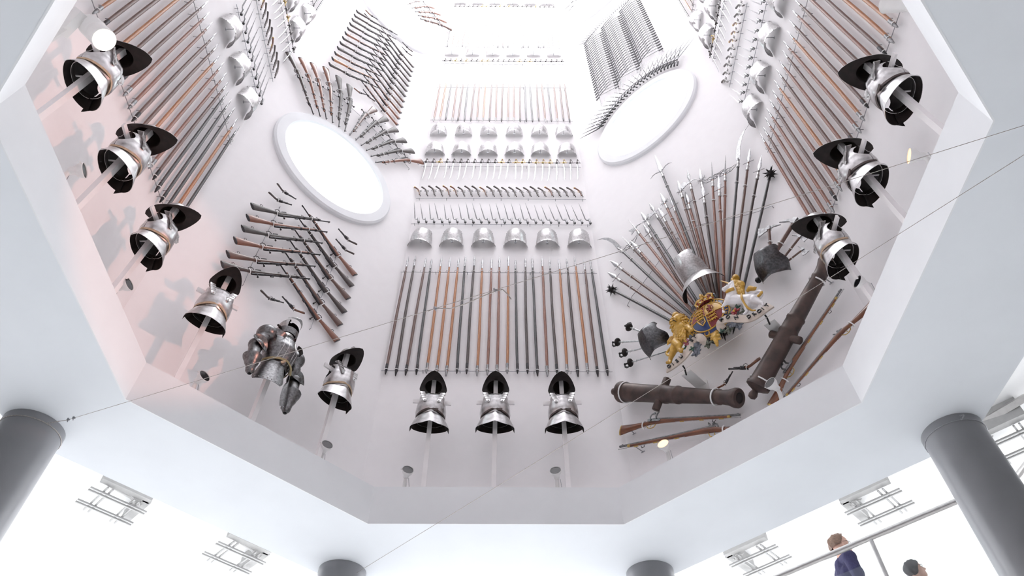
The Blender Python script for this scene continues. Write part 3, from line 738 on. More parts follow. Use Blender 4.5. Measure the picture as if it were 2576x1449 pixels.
# =================================================================== ARMOUR ON POLES
def lerp(a, b, t): return a+(b-a)*t
def curve(ts, t):          # ts: list of (t, values...) piecewise smooth
    for i in range(len(ts)-1):
        if t <= ts[i+1][0]:
            f = (t-ts[i][0])/(ts[i+1][0]-ts[i][0]); f = f*f*(3-2*f)
            return [lerp(a, b, f) for a, b in zip(ts[i][1:], ts[i+1][1:])]
    return list(ts[-1][1:])
BH = .95                 # height of the tassets' lower edge above the pole's foot
def bust_parts(strap, variant):
    P = []
    def loc(x, y, z): return (x, y+BH, z)
    b = MB(); b.box((0, (BH+.80)/2-.01, 0), (.052, BH+.82, .052)); P.append(('pole', b.mesh('pole', 'pole', sharp=20)))
    b = MB(); b.box(loc(0, .475, -.035), (.46, .052, .022)); P.append(('cross_bar', b.mesh('cross_bar', 'pole', sharp=20)))
    b = MB(); b.tube([loc(0, .22, .02), loc(0, .22, -.11)], .008, n=8); P.append(('back_stay', b.mesh('back_stay', 'pole')))
    # breastplate: front half shell
    prof = [(0, .160, .150), (.30, .182, .178), (.55, .178, .174), (.80, .160, .157), (1, .150, .138)]
    def bp(s, t):
        s2 = s*2-1; w, d = curve(prof, t)
        cut = 1 - (.30*math.sin(max(0, min(1, (t-.40)/.62))*math.pi)**.7 if t > .40 else 0)
        a = s2*R(92)*cut
        return loc(w*math.sin(a), .155+.34*t-(.03*(1-abs(s2))*(t-.85)/.15 if t > .85 else 0), d*max(-.15, math.cos(a)**.85 if math.cos(a) > 0 else math.cos(a))+.014*max(0, 1-abs(s2)*3.2))
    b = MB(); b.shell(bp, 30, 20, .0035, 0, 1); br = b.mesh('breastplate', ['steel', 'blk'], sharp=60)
    subs = []
    for sg in (-1, 1):
        b = MB()
        up = [V(loc(.125*sg, .53, .04)), V(loc(.122*sg, .515, .10))]
        for t_, x_ in ((.93, .112), (.78, .102), (.63, .090), (.50, .080)):
            best = min((V(bp(i_/60, t_)) for i_ in range(61)), key=lambda p: abs(p.x-x_*sg))
            up.append(best+V((0, .004, .006)))
        rings = []
        for i, p in enumerate(up):
            w = .028 if i < 5 else .018
            rings.append(b.ring([p+V((-w, 0, 0)), p+V((w, 0, 0)), p+V((w, .004, .009)), p+V((-w, .004, .009))]))
        for a_, c_ in zip(rings, rings[1:]): b.bridge(a_, c_)
        b.cap(rings[0][::-1]); b.cap(rings[-1])
        for p in up[2:5]: b.box(p+V((0, .008, .007)), (.058, .012, .008))
        b.ball(up[-1]+V((0, .014, .010)), .009, seg=8)
        subs.append(('shoulder_strap', b.mesh('shoulder_strap', 'steel2')))
    b = MB()
    def blt(s, t):
        a = R(-100+200*s); w, d = curve(prof, .12)
        return loc((w+.008)*math.sin(a), .178+t*.026+.03*max(0, 1-abs(2*s-1)*2)**1.2, (d+.022)*math.cos(a))
    b.shell(blt, 24, 2, .004, 0, 0); subs.append(('waist_belt', b.mesh('waist_belt', strap)))
    if strap == 'lea':
        b = MB(); p = V(blt(.60, .5)); b.box(p+V((0, 0, .006)), (.05, .030, .010)); subs.append(('belt_buckle', b.mesh('belt_buckle', 'lea')))
    P.append(('breastplate', br, subs))
    def bk(s, t):
        s2 = s*2-1; w, d = curve(prof, t); a = s2*R(88)*(1-(.3*math.sin(max(0, min(1, (t-.45)/.55))*math.pi)**.7 if t > .45 else 0))
        return loc(-w*math.sin(a)*.98, .15+.36*t, -d*.62*math.cos(a)-.01)
    b = MB(); b.shell(bk, 22, 14, .0035, 0, 1); P.append(('backplate', b.mesh('backplate', ['steel2', 'blk'], sharp=60)))
    # fauld: the flared skirt, a front plate with hanging tips and a shorter rear plate
    def fa(s, t):
        s2 = s*2-1; a = s2*R(98); k = 1-t
        w = .160+.058*k**.8+(.012*k if variant == 1 else 0); d = .150+.052*k**.7
        y = .195*t-.0+(.075*abs(s2)**2.2*k)-(.055*max(0, abs(s2)-.85)/.15*k)+(.025*k*max(0, 1-abs(s2)*4) if variant == 1 else 0)
        return loc(w*math.sin(a), y+.012*max(0, 1-abs(s2)*3)*t, d*math.cos(a)+(.010*max(0, 1-abs(s2)*5)*(1-k*.5)))
    b = MB(); b.shell(fa, 34, 10, .0035, 0, 1)
    P.append(('front_skirt_plate', b.mesh('front_skirt_plate', ['steel', 'blk'], sharp=60)))
    def rf(s, t):
        s2 = s*2-1; a = s2*R(99); k = 1-t
        return loc(-(.150+.062*k)*math.sin(a), .10+.10*t-.02*(1-abs(s2))*k-.05*abs(s2)**2*k, -(.10+.022*k)*math.cos(a)-.002)
    b = MB(); b.shell(rf, 24, 8, .0035, 0, 1)
    P.append(('rear_skirt_plate', b.mesh('rear_skirt_plate', ['steel2', 'blk'], sharp=60)))
    # helmet: domed skull with comb and a broad pointed brim
    HY = .665
    def brim_r(a):     # almond outline
        c, s_ = math.sin(a), math.cos(a)
        return .168/(abs(c)**1.48+(abs(s_)*.168/.29)**1.48)**(1/1.48)
    def hel(s, t):
        a = 2*math.pi*s
        if t < .4:
            f = t/.4; r = lerp(brim_r(a), 1, 0); rx = lerp(r, .116, f); 
            x, z = math.sin(a), math.cos(a); q = lerp(r, 1/math.sqrt((x/.105)**2+(z/.128)**2), f)
            return loc(q*x, HY+.015*f+.03*(1-f)*abs(z)**3-.035*(1-f)*(1-abs(z)), q*z+.015)
        f = (t-.4)/.6; ang = f*math.pi/2
        x, z = math.sin(a), math.cos(a); q = 1/math.sqrt((x/.105)**2+(z/.128)**2)*math.cos(ang*.985)
        return loc(q*x, HY+.015+.17*math.sin(ang), q*z+.015)
    b = MB(); b.shell(hel, 48, 18, .003, 0, 1, wrap=True)
    b2 = MB(); b2.sweep([(0, 0, .001, .003), (.05, .022, .018, .003), (.12, .035, .02, .003), (.19, .022, .018, .003), (.24, 0, .001, .003)], n=6)
    for v in b2.bm.verts: v.co = V(loc(v.co.z, HY+.158+v.co.y, .135-v.co.x))
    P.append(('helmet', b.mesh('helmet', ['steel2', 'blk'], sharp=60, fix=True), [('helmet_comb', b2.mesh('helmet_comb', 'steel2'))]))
    return P
kit('bust_t', bust_parts('tan', 0)); kit('bust_l', bust_parts('lea', 1)); kit('bust_d', bust_parts('lea', 0))
ZP = Z2
BOFF = .36
def bust(k, u, key, rot, lab, dz=0, tilt=3):
    m = face(k, u, ZP, BOFF+.06) @ Matrix.Rotation(R(tilt), 4, 'X') @ Matrix.Rotation(R(rot), 4, 'Y') @ Matrix.Translation((0, dz, 0))
    t = put(key, 'armour_on_pole', lab, 'armour', m, 'half armours on poles')
    return t
tl = 'polished breastplate with dark-lined helmet on a white pole, '
bust(0, -.80, 'bust_l', 6, tl+'left of three on facing wall')
bust(0, -.035, 'bust_l', 0, tl+'middle of three on facing wall')
bust(0, .775, 'bust_l', -3, tl+'right of three on facing wall')
bust(-1, -.90, 'bust_t', -8, tl+'tan belt, left of the full armour')
bust(-1, .72, 'bust_t', 4, tl+'tan belt, right of the full armour')
bust(-2, .80, 'bust_t', 0, tl+'lowest of three on left wall')
bust(-2, -.06, 'bust_t', 4, tl+'middle of three on left wall')
bust(-2, -.83, 'bust_t', 4, tl+'topmost of three on left wall')
bust(2, -.86, 'bust_t', -4, tl+'lowest of three on right wall')
bust(2, -.03, 'bust_d', -4, tl+'middle of three on right wall')
bust(2, .76, 'bust_d', -4, tl+'topmost of three on right wall')

# ---- full armour on the left diagonal wall
FA = face(-1, -.07, ZP, .42) @ Matrix.Rotation(R(3), 4, 'X') @ Matrix.Rotation(R(16), 4, 'Y')
t = thing('full_armour', 'dark steel half suit of armour with arms and open helmet on a white pole', 'armour', FA)
Y0 = .84
def L3(x, y, z): return V((x, Y0+y, z))
b = MB(); b.box((0, (Y0+.66)/2, -.02), (.055, Y0+.66, .055)); link('pole', b.mesh('pole', 'pole', sharp=20), t)
pf = [(0, .150, .145), (.25, .172, .185), (.5, .200, .205), (.75, .190, .165), (.9, .150, .12), (1, .085, .085)]
def tor(s, t_):
    w, d = curve(pf, t_); a = 2*math.pi*s
    c = math.cos(a); dd = d if c > 0 else d*.72
    return L3(w*math.sin(a), .10+.46*t_, dd*c+.016*max(0, 1-abs(math.sin(a))*3)*(c > 0))
b = MB(); b.shell(tor, 40, 22, .004, 0, 1, wrap=True); cu = link('cuirass', b.mesh('cuirass', ['steeldk', 'blk'], sharp=60), t)
b = MB()
for x in (-.10, -.05, .05, .10):
    pts = []
    for j in range(9):
        f = .08+.78*j/8; w, d = curve(pf, f); xx = x*(1 if f < .7 else 1-(f-.7)*.8); pts.append(L3(xx, .10+.46*f, d*math.sqrt(max(.05, 1-(xx/w)**2))+.014*max(0, 1-abs(xx/w)*3)))
    b.tube(pts, .0035, n=5)
# etched ribs run down the chest, one part each
bm_all = b.bm; b.bm.free()
for x in (-.10, -.05, .05, .10):
    b = MB(); pts = []
    for j in range(9):
        f = .08+.78*j/8; w, d = curve(pf, f); xx = x*(1 if f < .7 else 1-(f-.7)*.8); pts.append(L3(xx, .10+.46*f, d*math.sqrt(max(.05, 1-(xx/w)**2))+.014*max(0, 1-abs(xx/w)*3)))
    b.tube(pts, .0035, n=5); link('chest_rib', b.mesh('chest_rib', 'steel2'), cu)
def blt(s, t_):
    a = R(-105+210*s); return L3(.168*math.sin(a), .10+.028*t_+.045*(1-abs(2*s-1))-.01*math.sin(6*s), .175*math.cos(a)+.012)
b = MB(); b.shell(blt, 26, 2, .004, 0, 0); bl_ = link('waist_belt', b.mesh('waist_belt', 'olive'), t)
b = MB(); b.sweep([(.06, Y0+.14, .012, .003, .19), (.075, Y0+.10, .013, .003, .20), (.10, Y0+.02, .013, .003, .195)], n=6); link('belt_end', b.mesh('belt_end', 'olive'), bl_)
b = MB(); b.sweep([(-.02, Y0+.14, .012, .003, .19), (-.05, Y0+.10, .013, .003, .20), (-.075, Y0+.07, .013, .003, .20)], n=6); link('belt_end', b.mesh('belt_end', 'tan'), bl_)
# hip plates
def tas(cx, rot, wd, hh, flare):
    def f(s, t_):
        s2 = s*2-1; a = R(rot)+s2*R(62); k = 1-t_; r = .16+flare*k
        w = 1 if t_ > .25 else .80+.2*math.sin(t_/.25*math.pi/2)
        return L3(cx+r*math.sin(R(rot)+s2*R(wd)*w), .11-hh*k, r*.95*math.cos(R(rot)+s2*R(wd)*w))
    return f
b = MB(); b.shell(tas(0, -38, 46, .33, .085), 22, 12, .004, 0, 1); ta = link('hip_plate', b.mesh('hip_plate', ['steeldk', 'blk'], sharp=60), t)
b = MB()
fn_ = tas(0, -38, 46, .33, .085)
for j in range(7):
    p = fn_(.1+.8*j/6, .08); b = MB(); b.ball(p, .008, seg=6); link('rivet', b.mesh('rivet', 'steel2'), ta)
def leaf(s, t_):
    s2 = s*2-1; k = 1-t_; w = .055*(math.sin(min(1, t_*1.15+.12)*math.pi)**.6)+.012
    return L3(.155+w*s2*.8+.01*k, 0.10-.44*k, .12+.05*k-.02*s2*s2)
b = MB(); b.shell(leaf, 12, 16, .004, 0, 1); b.ball(L3(.165, -.35, .165), .02, seg=8); link('hip_plate', b.mesh('hip_plate', ['steeldk', 'blk'], sharp=60), t)
# shoulders and arms built from overlapping tubes of plate along each arm
def arm(side, S, E, C, T, lab):
    S, E, C, T = V(S), V(E), V(C), V(T)
    def shellpath(a, c, prof, name, mats, n=18, open_=True):
        d = (c-a); L = d.length; d.normalize(); u_ = V((0, 0, 1)); u_ = (u_-d*u_.dot(d)).normalized(); v_ = d.cross(u_)
        b = MB()
        def f(s, t_):
            ang = 2*math.pi*s; r = curve(prof, t_)[0]
            return a+d*(L*t_)+u_*(r*math.cos(ang))+v_*(r*math.sin(ang))
        b.shell(f, n, 14, .004, 0, 1, wrap=True)
        return b.mesh(name, mats, sharp=50)
    A_ = link('arm_armour', shellpath(S, E, [(0, .070), (.15, .078), (.35, .072), (.38, .077), (.45, .068), (.48, .073), (.55, .065), (.58, .069), (.8, .058), (1, .055)], 'upper_arm_plate', ['steeldk', 'blk']), t)
    b = MB(); b.ball((0, 0, 0), .082, seg=16, sc3=(1, .9, 1.0))
    for v in b.bm.verts: v.co = v.co+E
    link('elbow_cup', b.mesh('elbow_cup', 'steeldk'), A_)
    b = MB(); dd = (C-S).normalized(); ff = V((0, 0, 1)); ff = (ff-dd*ff.dot(dd)).normalized(); vv = dd.cross(ff)
    def wing(s, t_):
        a = 2*math.pi*s; r = .055+.045*t_
        return E+ff*(.055+.02*t_)+dd*(r*math.cos(a)*.8)+vv*(r*math.sin(a)*1.1)+ff*(.022*math.cos(2*a)*t_)
    b.shell(wing, 20, 4, .004, 0, 1, wrap=True); link('elbow_wing', b.mesh('elbow_wing', ['steeldk', 'blk'], sharp=50), A_)
    link('forearm_plate', shellpath(E.lerp(C, -.1), C, [(0, .060), (.3, .068), (.7, .062), (1, .055)], 'forearm_plate', ['steeldk', 'blk']), A_)
    link('gauntlet_cuff', shellpath(C.lerp(E, .12), T, [(0, .098), (.08, .094), (.35, .072), (.6, .050), (.85, .045), (1, .022)], 'gauntlet_cuff', ['steeldk', 'blk']), A_)
    # shoulder plate, lobed
    b = MB()
    ctr = S+V((0, .015, .0))
    def paul(s, t_):
        a = R(-115+230*s); r = .115*math.sin(R(20+78*t_)); h_ = .10*math.cos(R(20+78*t_))
        return ctr+V((side*.015+r*math.cos(a+(R(180) if side < 0 else 0))*1.05*1.0, h_-.02*t_, r*math.sin(a+(R(180) if side < 0 else 0))*1.15))
    b.ball(S+V((side*.01, -.005, 0)), .105, seg=18, sc3=(1.0, .92, 1.12)); link('shoulder_plate', b.mesh('shoulder_plate', ['steeldk', 'blk'], sharp=60), A_)
    # front wing of the shoulder over the chest
    b = MB()
    def fw(s, t_):
        s2 = s*2-1
        return S+V((-side*.13*t_, .05*(1-t_*.35)-.085*s*(1-.55*t_)+.0, .105+.055*math.sin(t_*math.pi*.6)-.02*s))
    b.shell(fw, 8, 10, .004, 0, 1); link('shoulder_wing', b.mesh('shoulder_wing', ['steeldk', 'blk'], sharp=60), A_)
arm(-1, L3(-.225, .445, .0), L3(-.315, .19, .02), L3(-.345, -.05, .09), L3(-.31, -.24, .10), 'l')
arm(1, L3(.225, .445, .0), L3(.29, .17, .03), L3(.275, -.07, .10), L3(.25, -.34, .12), 'r')
# helmet: round skull with open face, collar and red lining
def hs(s, t_):
    a = R(-128+256*s)+R(180); r = .125; ph = R(-32+115*t_)
    return L3(r*.92*math.sin(a)*math.cos(ph), .70+r*1.12*math.sin(ph), .01+r*1.08*math.cos(a)*math.cos(ph))
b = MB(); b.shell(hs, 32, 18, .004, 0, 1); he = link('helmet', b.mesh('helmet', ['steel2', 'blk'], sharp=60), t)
def pk(s, t_):
    s2 = s*2-1; a = s2*R(62)
    return L3(.122*math.sin(a), .775+.02*(1-abs(s2))+.01*t_, .02+(.115+.03*t_*(1-abs(s2)**2))*math.cos(a))
b = MB(); b.shell(pk, 20, 4, .004, 0, 1); link('peak', b.mesh('peak', ['steel2', 'blk']), he)
def ck(s, t_):
    s2 = s*2-1; a = s2*R(95)
    return L3(.118*math.sin(a), .575+.085*t_, .01+.128*math.cos(a))
b = MB(); b.shell(ck, 22, 5, .004, 0, 1); link('chin_guard', b.mesh('chin_guard', ['steeldk', 'redl'], sharp=60), he)
def co(s, t_):
    a = 2*math.pi*s; r = .118-.02*t_
    return L3(r*math.sin(a), .535+.05*t_, r*1.05*math.cos(a)+.005)
b = MB(); b.shell(co, 28, 4, .004, 0, 1, wrap=True); link('collar', b.mesh('collar', ['steel2', 'redl']), t)
b = MB(); b.lathe([(0, .012), (.03, .012), (.032, .018), (.045, .018)], n=10, axis='x', org=L3(-.17, .63, .03)); link('visor_pivot', b.mesh('visor_pivot', 'blk'), he)

# =================================================================== SPOTLIGHTS ON THE LEDGE
def spot_parts(face_m):
    b = MB(); b.lathe([(-.035, .024), (-.028, .032), (.012, .036), (.03, .050), (.05, .062), (.085, .068), (.089, .065), (.078, .062)], n=24, axis='z'); b.tube([(-.056, .01, .07), (-.082, .01, .07)], .006, n=6)
    hs_ = b.mesh('lamp_housing', 'lampwhite')
    b = MB(); b.lathe([(.078, .0635), (.083, .0635)], n=24, axis='z')
    ln = b.mesh('lamp_face', face_m)
    return hs_, ln
SP_OFF = spot_parts('lampdark'); SP_ON = spot_parts('glow2')
def spotlight(k, px, off, aim, lab, on=False, sc_=.95):
    P = un(k, *px, off); d = (V((CX, CY, P.z+.9))-P).normalized()
    t = thing('spotlight', lab, 'spotlight', Matrix.Translation(P))
    q = d.to_track_quat('Z', 'Y').to_matrix().to_4x4() @ Matrix.Scale(sc_, 4)
    hs_, ln = SP_ON if on else SP_OFF
    h = link('lamp_housing', hs_, t, q); link('lamp_face', ln, h)
    # stem down to the ledge, with a yoke
    z = Z2-P.z; n = wn(k)
    b = MB(); b.tube([(0, 0, z), (0, 0, z+.02), V((0, 0, 0))-d*.03-V((0, 0, .05)), V((0, 0, 0))-d*.02], [.022, .021, .021, .018], n=12); b.lathe([(z, .05), (z+.012, .05)], n=16, axis='z')
    link('stem', b.mesh('stem', 'lampwhite'), t)
    b = MB(); b.tube([V((0, 0, z+.012))+wt(k)*.05, V((0, 0, z*.5))+wt(k)*.055, -d*.04+wt(k)*.035], .003, n=6); link('flex', b.mesh('flex', 'wire'), t)
    return P, d
CU = V((CX, CY, 9))
L_ON = []
spotlight(0, (1022, 1196), .42, wp(0, -1.1, 7.2, .8), 'unlit spotlight at the foot of the left armour on facing wall')
spotlight(0, (1400, 1198), .42, wp(0, .7, 7.2, .8), 'unlit spotlight at the foot of the right armour on facing wall')
spotlight(-1, (815, 1132), .42, wp(-1, .9, 6.4, 1.2), 'unlit spotlight at the pole foot right of the full armour')
spotlight(-1, (499, 957), .42, wp(-1, -.5, 6.2, 1.3), 'unlit spotlight on the ledge left of the full armour')
spotlight(-2, (303, 722), .42, wp(-2, 1.2, 5.3, 1.5), 'unlit spotlight at the pole foot of the lowest armour on left wall')
spotlight(-2, (184, 430), .42, wp(-2, .55, 5.0, 2.0), 'unlit spotlight left of the middle armour on left wall')
spotlight(1, (1952, 975), .55, wp(1, .35, 6.5, .9), 'white upturned spotlight in front of a musket lock, right diagonal wall')
spotlight(2, (2178, 716), .42, wp(2, -.9, 5.2, 1.6), 'unlit spotlight at the pole foot of the lowest armour on right wall')
L_ON.append(spotlight(1, (1676, 1130), .42, wp(1, -1.3, 6.4, .9), 'lit spotlight with orange glow under the lower left musket', True))
L_ON.append(spotlight(2, (2316, 393), .42, wp(-2, .55, 5.9, .2), 'lit spotlight on the ledge right of the middle armour, right wall', True))
# the big glowing spotlight in front of the topmost armour on the left wall
P = un(-2, 246, 84, .95)
d = (-P.normalized()*.72 + RT*.50 - UP*.50).normalized()
t = thing('spotlight', 'large glowing white spotlight over the topmost armour on left wall', 'spotlight', Matrix.Translation(P))
q = d.to_track_quat('Z', 'Y').to_matrix().to_4x4() @ Matrix.Scale(1.12, 4)
b = MB(); prof = [(-.17, .02), (-.165, .062), (-.14, .068)]
for i in range(7): prof += [(-.13+i*.018, .072), (-.122+i*.018, .067)]
prof += [(.0, .072), (.10, .074), (.105, .070), (.095, .066)]
b.lathe(prof, n=36, axis='z'); h = link('lamp_housing', b.mesh('lamp_housing', 'lampwhite'), t, q)
b = MB(); b.lathe([(.096, .068), (.102, .068)], n=32, axis='z'); link('lamp_face', b.mesh('lamp_face', 'glow'), h)
A0, A1 = un(-2, 205, 30, .85)-P, un(-2, 152, 84, .72)-P
b = MB(); ax = (A1-A0).normalized(); mid = (A0+A1)/2
b.tube([A0, A1], .05, n=4); link('track_box', b.mesh('track_box', 'lampwhite', sharp=20), t)
b = MB(); b.tube([A1-ax*.05, V((A1.x-.06, A1.y, Z2-P.z))], .03, n=8); link('bracket', b.mesh('bracket', 'lampwhite'), t)
b = MB(); b.tube([A0+ax*.05, V((0, 0, 0))-d*.1], .025, n=8); link('bracket', b.mesh('bracket', 'lampwhite'), t)
L_ON.append((P, d))
P = un(2, 2258, 10, .55)
t = thing('spotlight', 'part of a white spotlight housing at the top right, above the right wall armours', 'spotlight', Matrix.Translation(P))
b = MB(); b.lathe([(-.12, .05), (-.10, .065), (.10, .07), (.12, .07)], n=24, axis='z'); hh = link('lamp_housing', b.mesh('lamp_housing', 'lampwhite'), t, V((-.4, .3, .8)).to_track_quat('Z', 'Y').to_matrix().to_4x4())
b = MB(); b.tube([V((0, 0, -.08)), V((.1, 0, -.25)), V((.1, 0, Z2-P.z))], .02, n=8); link('stem', b.mesh('stem', 'lampwhite'), t)

# =================================================================== RIGHT DIAGONAL WALL: arms trophy
RD = 'right diagonal wall'
# ---- cannons
def cannon_kit(key, muzzle_r):
    b = MB(); pr = [(.0, .012), (.015, .042), (.05, .050), (.085, .040), (.10, .034), (.115, .06), (.13, .098), (.15, .132), (.185, .136), (.20, .122), (.22, .124), (.235, .116), (.55, .108), (.86, .103), (.875, .110), (.905, .110), (.92, .102), (1.05, .100), (1.06, .106), (1.085, .106), (1.10, .094), (1.50, .082), (1.62, .078), (1.64, .086), (1.66, .086), (1.68, .077), (1.78, .086), (1.85, .108), (1.885, .108), (1.90, .098), (1.902, .058), (1.70, .055)]
    b.lathe(pr, n=36); body = b.mesh('barrel', 'cannon', sharp=50)
    parts = [('barrel', body)]
    for s in (-1, 1):
        b = MB(); b.lathe([(.07*s, .048), (.205*s, .046), (.21*s, .04)], n=20, axis='y', org=(.82, 0, 0)); parts.append(('trunnion', b.mesh('trunnion', 'cannon', sharp=50)))
    b = MB(); b.lathe([(1.9, .054), (1.72, .053)], n=20); parts.append(('bore', b.mesh('bore', 'blk')))
    for x, r in ((.235, .128), (1.60, .092)):
        b = MB(); b.tube([(x, r*math.cos(a), r*math.sin(a)) for a in [R(-70+i*14) for i in range(0, 23)]], .009, n=6); parts.append(('white_strap', b.mesh('white_strap', 'clip')))
    kit(key, parts)
cannon_kit('cannon', .06)
put('cannon', 'cannon', 'rusty brown cannon barrel lying level above two muskets', 'cannon', along(un(1, 1541, 985, .19), un(1, 1860, 1001.5, .19), -wn(1), 1.9), 'cannon barrels')
put('cannon', 'cannon', 'rusty brown cannon barrel rising to the right beside the coat of arms', 'cannon', along(un(1, 1889, 1003, .19), un(1, 2085, 654, .19), -wn(1), 1.9, True), 'cannon barrels')
for a, b_, f, l in (((1569, 1062), (1862, 1045.6), True, 'flintlock musket with butt at left, just under the level cannon'), ((1905, 1053), (1559, 1126), False, 'flintlock musket with muzzle at left, lowest on the right diagonal wall'),
                    ((1924, 1012), (2118, 728), True, 'flintlock musket rising right beside the slanting cannon, butt at bottom'), ((2180, 757), (1962, 1014), False, 'flintlock musket rightmost on the right diagonal wall, partly behind the ledge')):
    two('musket', 'musket', 1, a, b_, .12, 1.48, l, 'musket', f, 'flintlock muskets on the right diagonal wall')
two('revolver_r', 'pistol', 1, (1904, 924), (1834, 926), .12, .36, 'brown-gripped pistol lying level beside the slanting cannon', 'pistol', True)
two('revolver_r', 'pistol', 1, (1815, 982), (1842, 934), .09, .36, 'brown-gripped pistol pointing up, crossing the level pistol', 'pistol', False)
def strut(k, px1, px2, off, lab):
    A, B = un(k, *px1, off), un(k, *px2, 0)
    t = thing('support_rod', lab, 'rod', Matrix.Translation(B))
    b = MB(); b.tube([A-B, V((0, 0, 0)), wn(k)*.01], .006, n=6); link('rod', b.mesh('rod', 'wire'), t)
    b = MB(); b.box((0, 0, 0), (.05, .012, .012), rot=Matrix.Rotation(R(-45), 3, 'Z')); link('foot', b.mesh('foot', 'wire'), t)
strut(1, (1577, 1073), (1596, 1091), .12, 'thin rod holding the butt of the upper level musket')
strut(1, (1597, 1123), (1618, 1137), .12, 'thin rod holding the muzzle end of the lowest musket')
strut(1, (2075, 700), (2092, 712), .10, 'thin rod near the muzzle of the slanting cannon')

# ---- polearms: x from the lower end (0) to the point (L); head shapes in front
HEADS = {}
def leafblade(b, x0, x1, w, sh=.3, th=.006):
    b.sweep([(x0, 0, .010, .010), (x0+(x1-x0)*.08, 0, w*.5, th), (x0+(x1-x0)*sh, 0, w, th), (x0+(x1-x0)*.65, 0, w*.55, th*.8), (x1, 0, .0015, .001)], n=8)
def curl(b, pts, r=.005): b.tube([(x, y, 0) for x, y in pts], [r*1.5]+[r]*(len(pts)-2)+[r*.3], n=6)
def polearm(A, B, L, kind, wood, lab, off_head=0):
    """A: lower end, B: point; head length h measured from the point"""
    out = -wn(1); m = along(A, B, out, L)
    m = m @ Matrix.Identity(4)
    hl = {'lug': .34, 'leaf': .30, 'mace': .26, 'scythe': .72, 'scythe_l': .72, 'partisan': .36, 'halberd': .44, 'axe': .40, 'corseque': .62, 'ornate': .46}[kind]
    x0 = L-hl
    t = thing('polearm', lab, 'polearm', m, 'polearms fanned above the coat of arms')
    b = MB(); n = 8; rr = random.Random(lab); ph = rr.uniform(0, 6)
    b.tube([(x0*i/n, .004*math.sin(ph+i*.7), 0) for i in range(n)]+[(x0+.02, 0, 0)], [.016]+[.019]*(n-1)+[.016], n=10); link('shaft', b.mesh('shaft', wood), t)
    b = MB(); b.tube([(0, .004*math.sin(ph), 0), (-.12, .004*math.sin(ph), 0)], [.017, .004], n=8); link('butt_spike', b.mesh('butt_spike', 'gun'), t)
    mt = 'iron' if kind == 'mace' else 'blade' if kind in ('lug', 'partisan', 'corseque') else 'blade2'
    if kind == 'mace':
        c = V((L-.16, 0, 0)); b = MB(); b.ball(c, .052, seg=14); hd = link('spiked_ball', b.mesh('spiked_ball', 'iron'), t)
        dirs = [V((1, 0, 0))]+[V((math.cos(a)*.25*s+0, math.sin(a), math.cos(a))).normalized() for s in (0,) for a in [i*math.pi/3 for i in range(6)]]+[V((.7, .7*math.cos(a), .7*math.sin(a))) for a in [R(30+90*i) for i in range(4)]]+[V((-.7, .7*math.cos(a), .7*math.sin(a))) for a in [R(30+90*i) for i in range(4)]]
        for i, d in enumerate(dirs):
            d = d.normalized(); b = MB(); b.tube([c+d*.045, c+d*(.105 if i else .16)], [.013, .001], n=6); link('spike', b.mesh('spike', 'iron'), hd)
        b = MB(); b.tube([(x0-.02, 0, 0), (x0+.06, 0, 0)], [.021, .021], n=10); link('socket', b.mesh('socket', 'iron'), t)
        return t
    b = MB(); b.tube([(x0-.14, 0, 0), (x0-.13, 0, 0), (x0-.10, 0, 0), (x0-.09, 0, 0), (x0-.06, 0, 0), (x0-.05, 0, 0), (x0+.03, 0, 0)], [.021, .026, .021, .019, .026, .020, .013], n=10); link('socket', b.mesh('socket', 'steel2'), t)
    b = MB()
    if kind == 'lug':
        leafblade(b, x0+.02, L, .036, .25); b.tube([(x0+.03, -.085, 0), (x0+.03, .085, 0)], [.006, .006], n=6)
    elif kind == 'leaf': leafblade(b, x0+.02, L, .04, .3)
    elif kind == 'partisan':
        leafblade(b, x0+.06, L, .036, .2)
        for s in (1, -1):
            curl(b, [(x0+.06, 0), (x0+.07, .04*s), (x0+.10, .065*s), (x0+.13, .062*s)], .006); curl(b, [(x0+.05, 0), (x0+.04, .04*s), (x0+.015, .058*s)], .006); curl(b, [(x0+.06, 0), (x0+.065, .05*s), (x0+.055, .085*s)], .005)
        b.tube([(x0+.02, 0, 0), (x0+.08, 0, 0)], .010, n=8)
    elif kind in ('scythe', 'scythe_l'):
        pts = [(x0+.02, -.03), (x0+.03, .045), (x0+.30, .050), (x0+.50, .020), (x0+.62, -.035), (L+.02, -.14), (x0+.64, -.075), (x0+.50, -.035), (x0+.30, -.012)]
        if kind == 'scythe_l': pts = [(x, -y) for x, y in pts]
        b.prism(pts, -.003, .003); b.tube([(x0-.02, 0, 0), (x0+.06, .01, 0)], .016, n=8)
    elif kind == 'halberd':
        b.tube([(x0+.02, 0, 0), (x0+.16, 0, 0), (L, 0, 0)], [.010, .009, .001], n=6)
        b.prism([(x0+.06, .006), (x0+.02, .11), (x0+.07, .085), (x0+.13, .09), (x0+.17, .11), (x0+.13, .006)], -.004, .004)
        b.prism([(x0+.07, -.006), (x0+.10, -.05), (x0+.07, -.13), (x0+.125, -.06), (x0+.13, -.006)], -.004, .004)
    elif kind == 'axe':
        leafblade(b, x0+.12, L, .030, .35)
        b.tube([(x0, 0, 0), (x0+.14, 0, 0)], .012, n=8)
        b.prism([(x0+.10, .008), (x0+.11, .05), (x0+.17, .10), (x0+.15, .15), (x0+.09, .17), (x0+.02, .14), (x0+.05, .06), (x0+.05, .008)], -.004, .004)
        b.prism([(x0+.06, -.006), (x0+.07, -.05), (x0+.02, -.12), (x0+.09, -.06), (x0+.10, -.006)], -.004, .004)
    elif kind == 'corseque':
        leafblade(b, x0+.03, L, .040, .08)
        for s in (1, -1): curl(b, [(x0+.04, 0), (x0+.07, .05*s), (x0+.10, .10*s), (x0+.10, .16*s), (x0+.06, .215*s)], .008)
    elif kind == 'ornate':
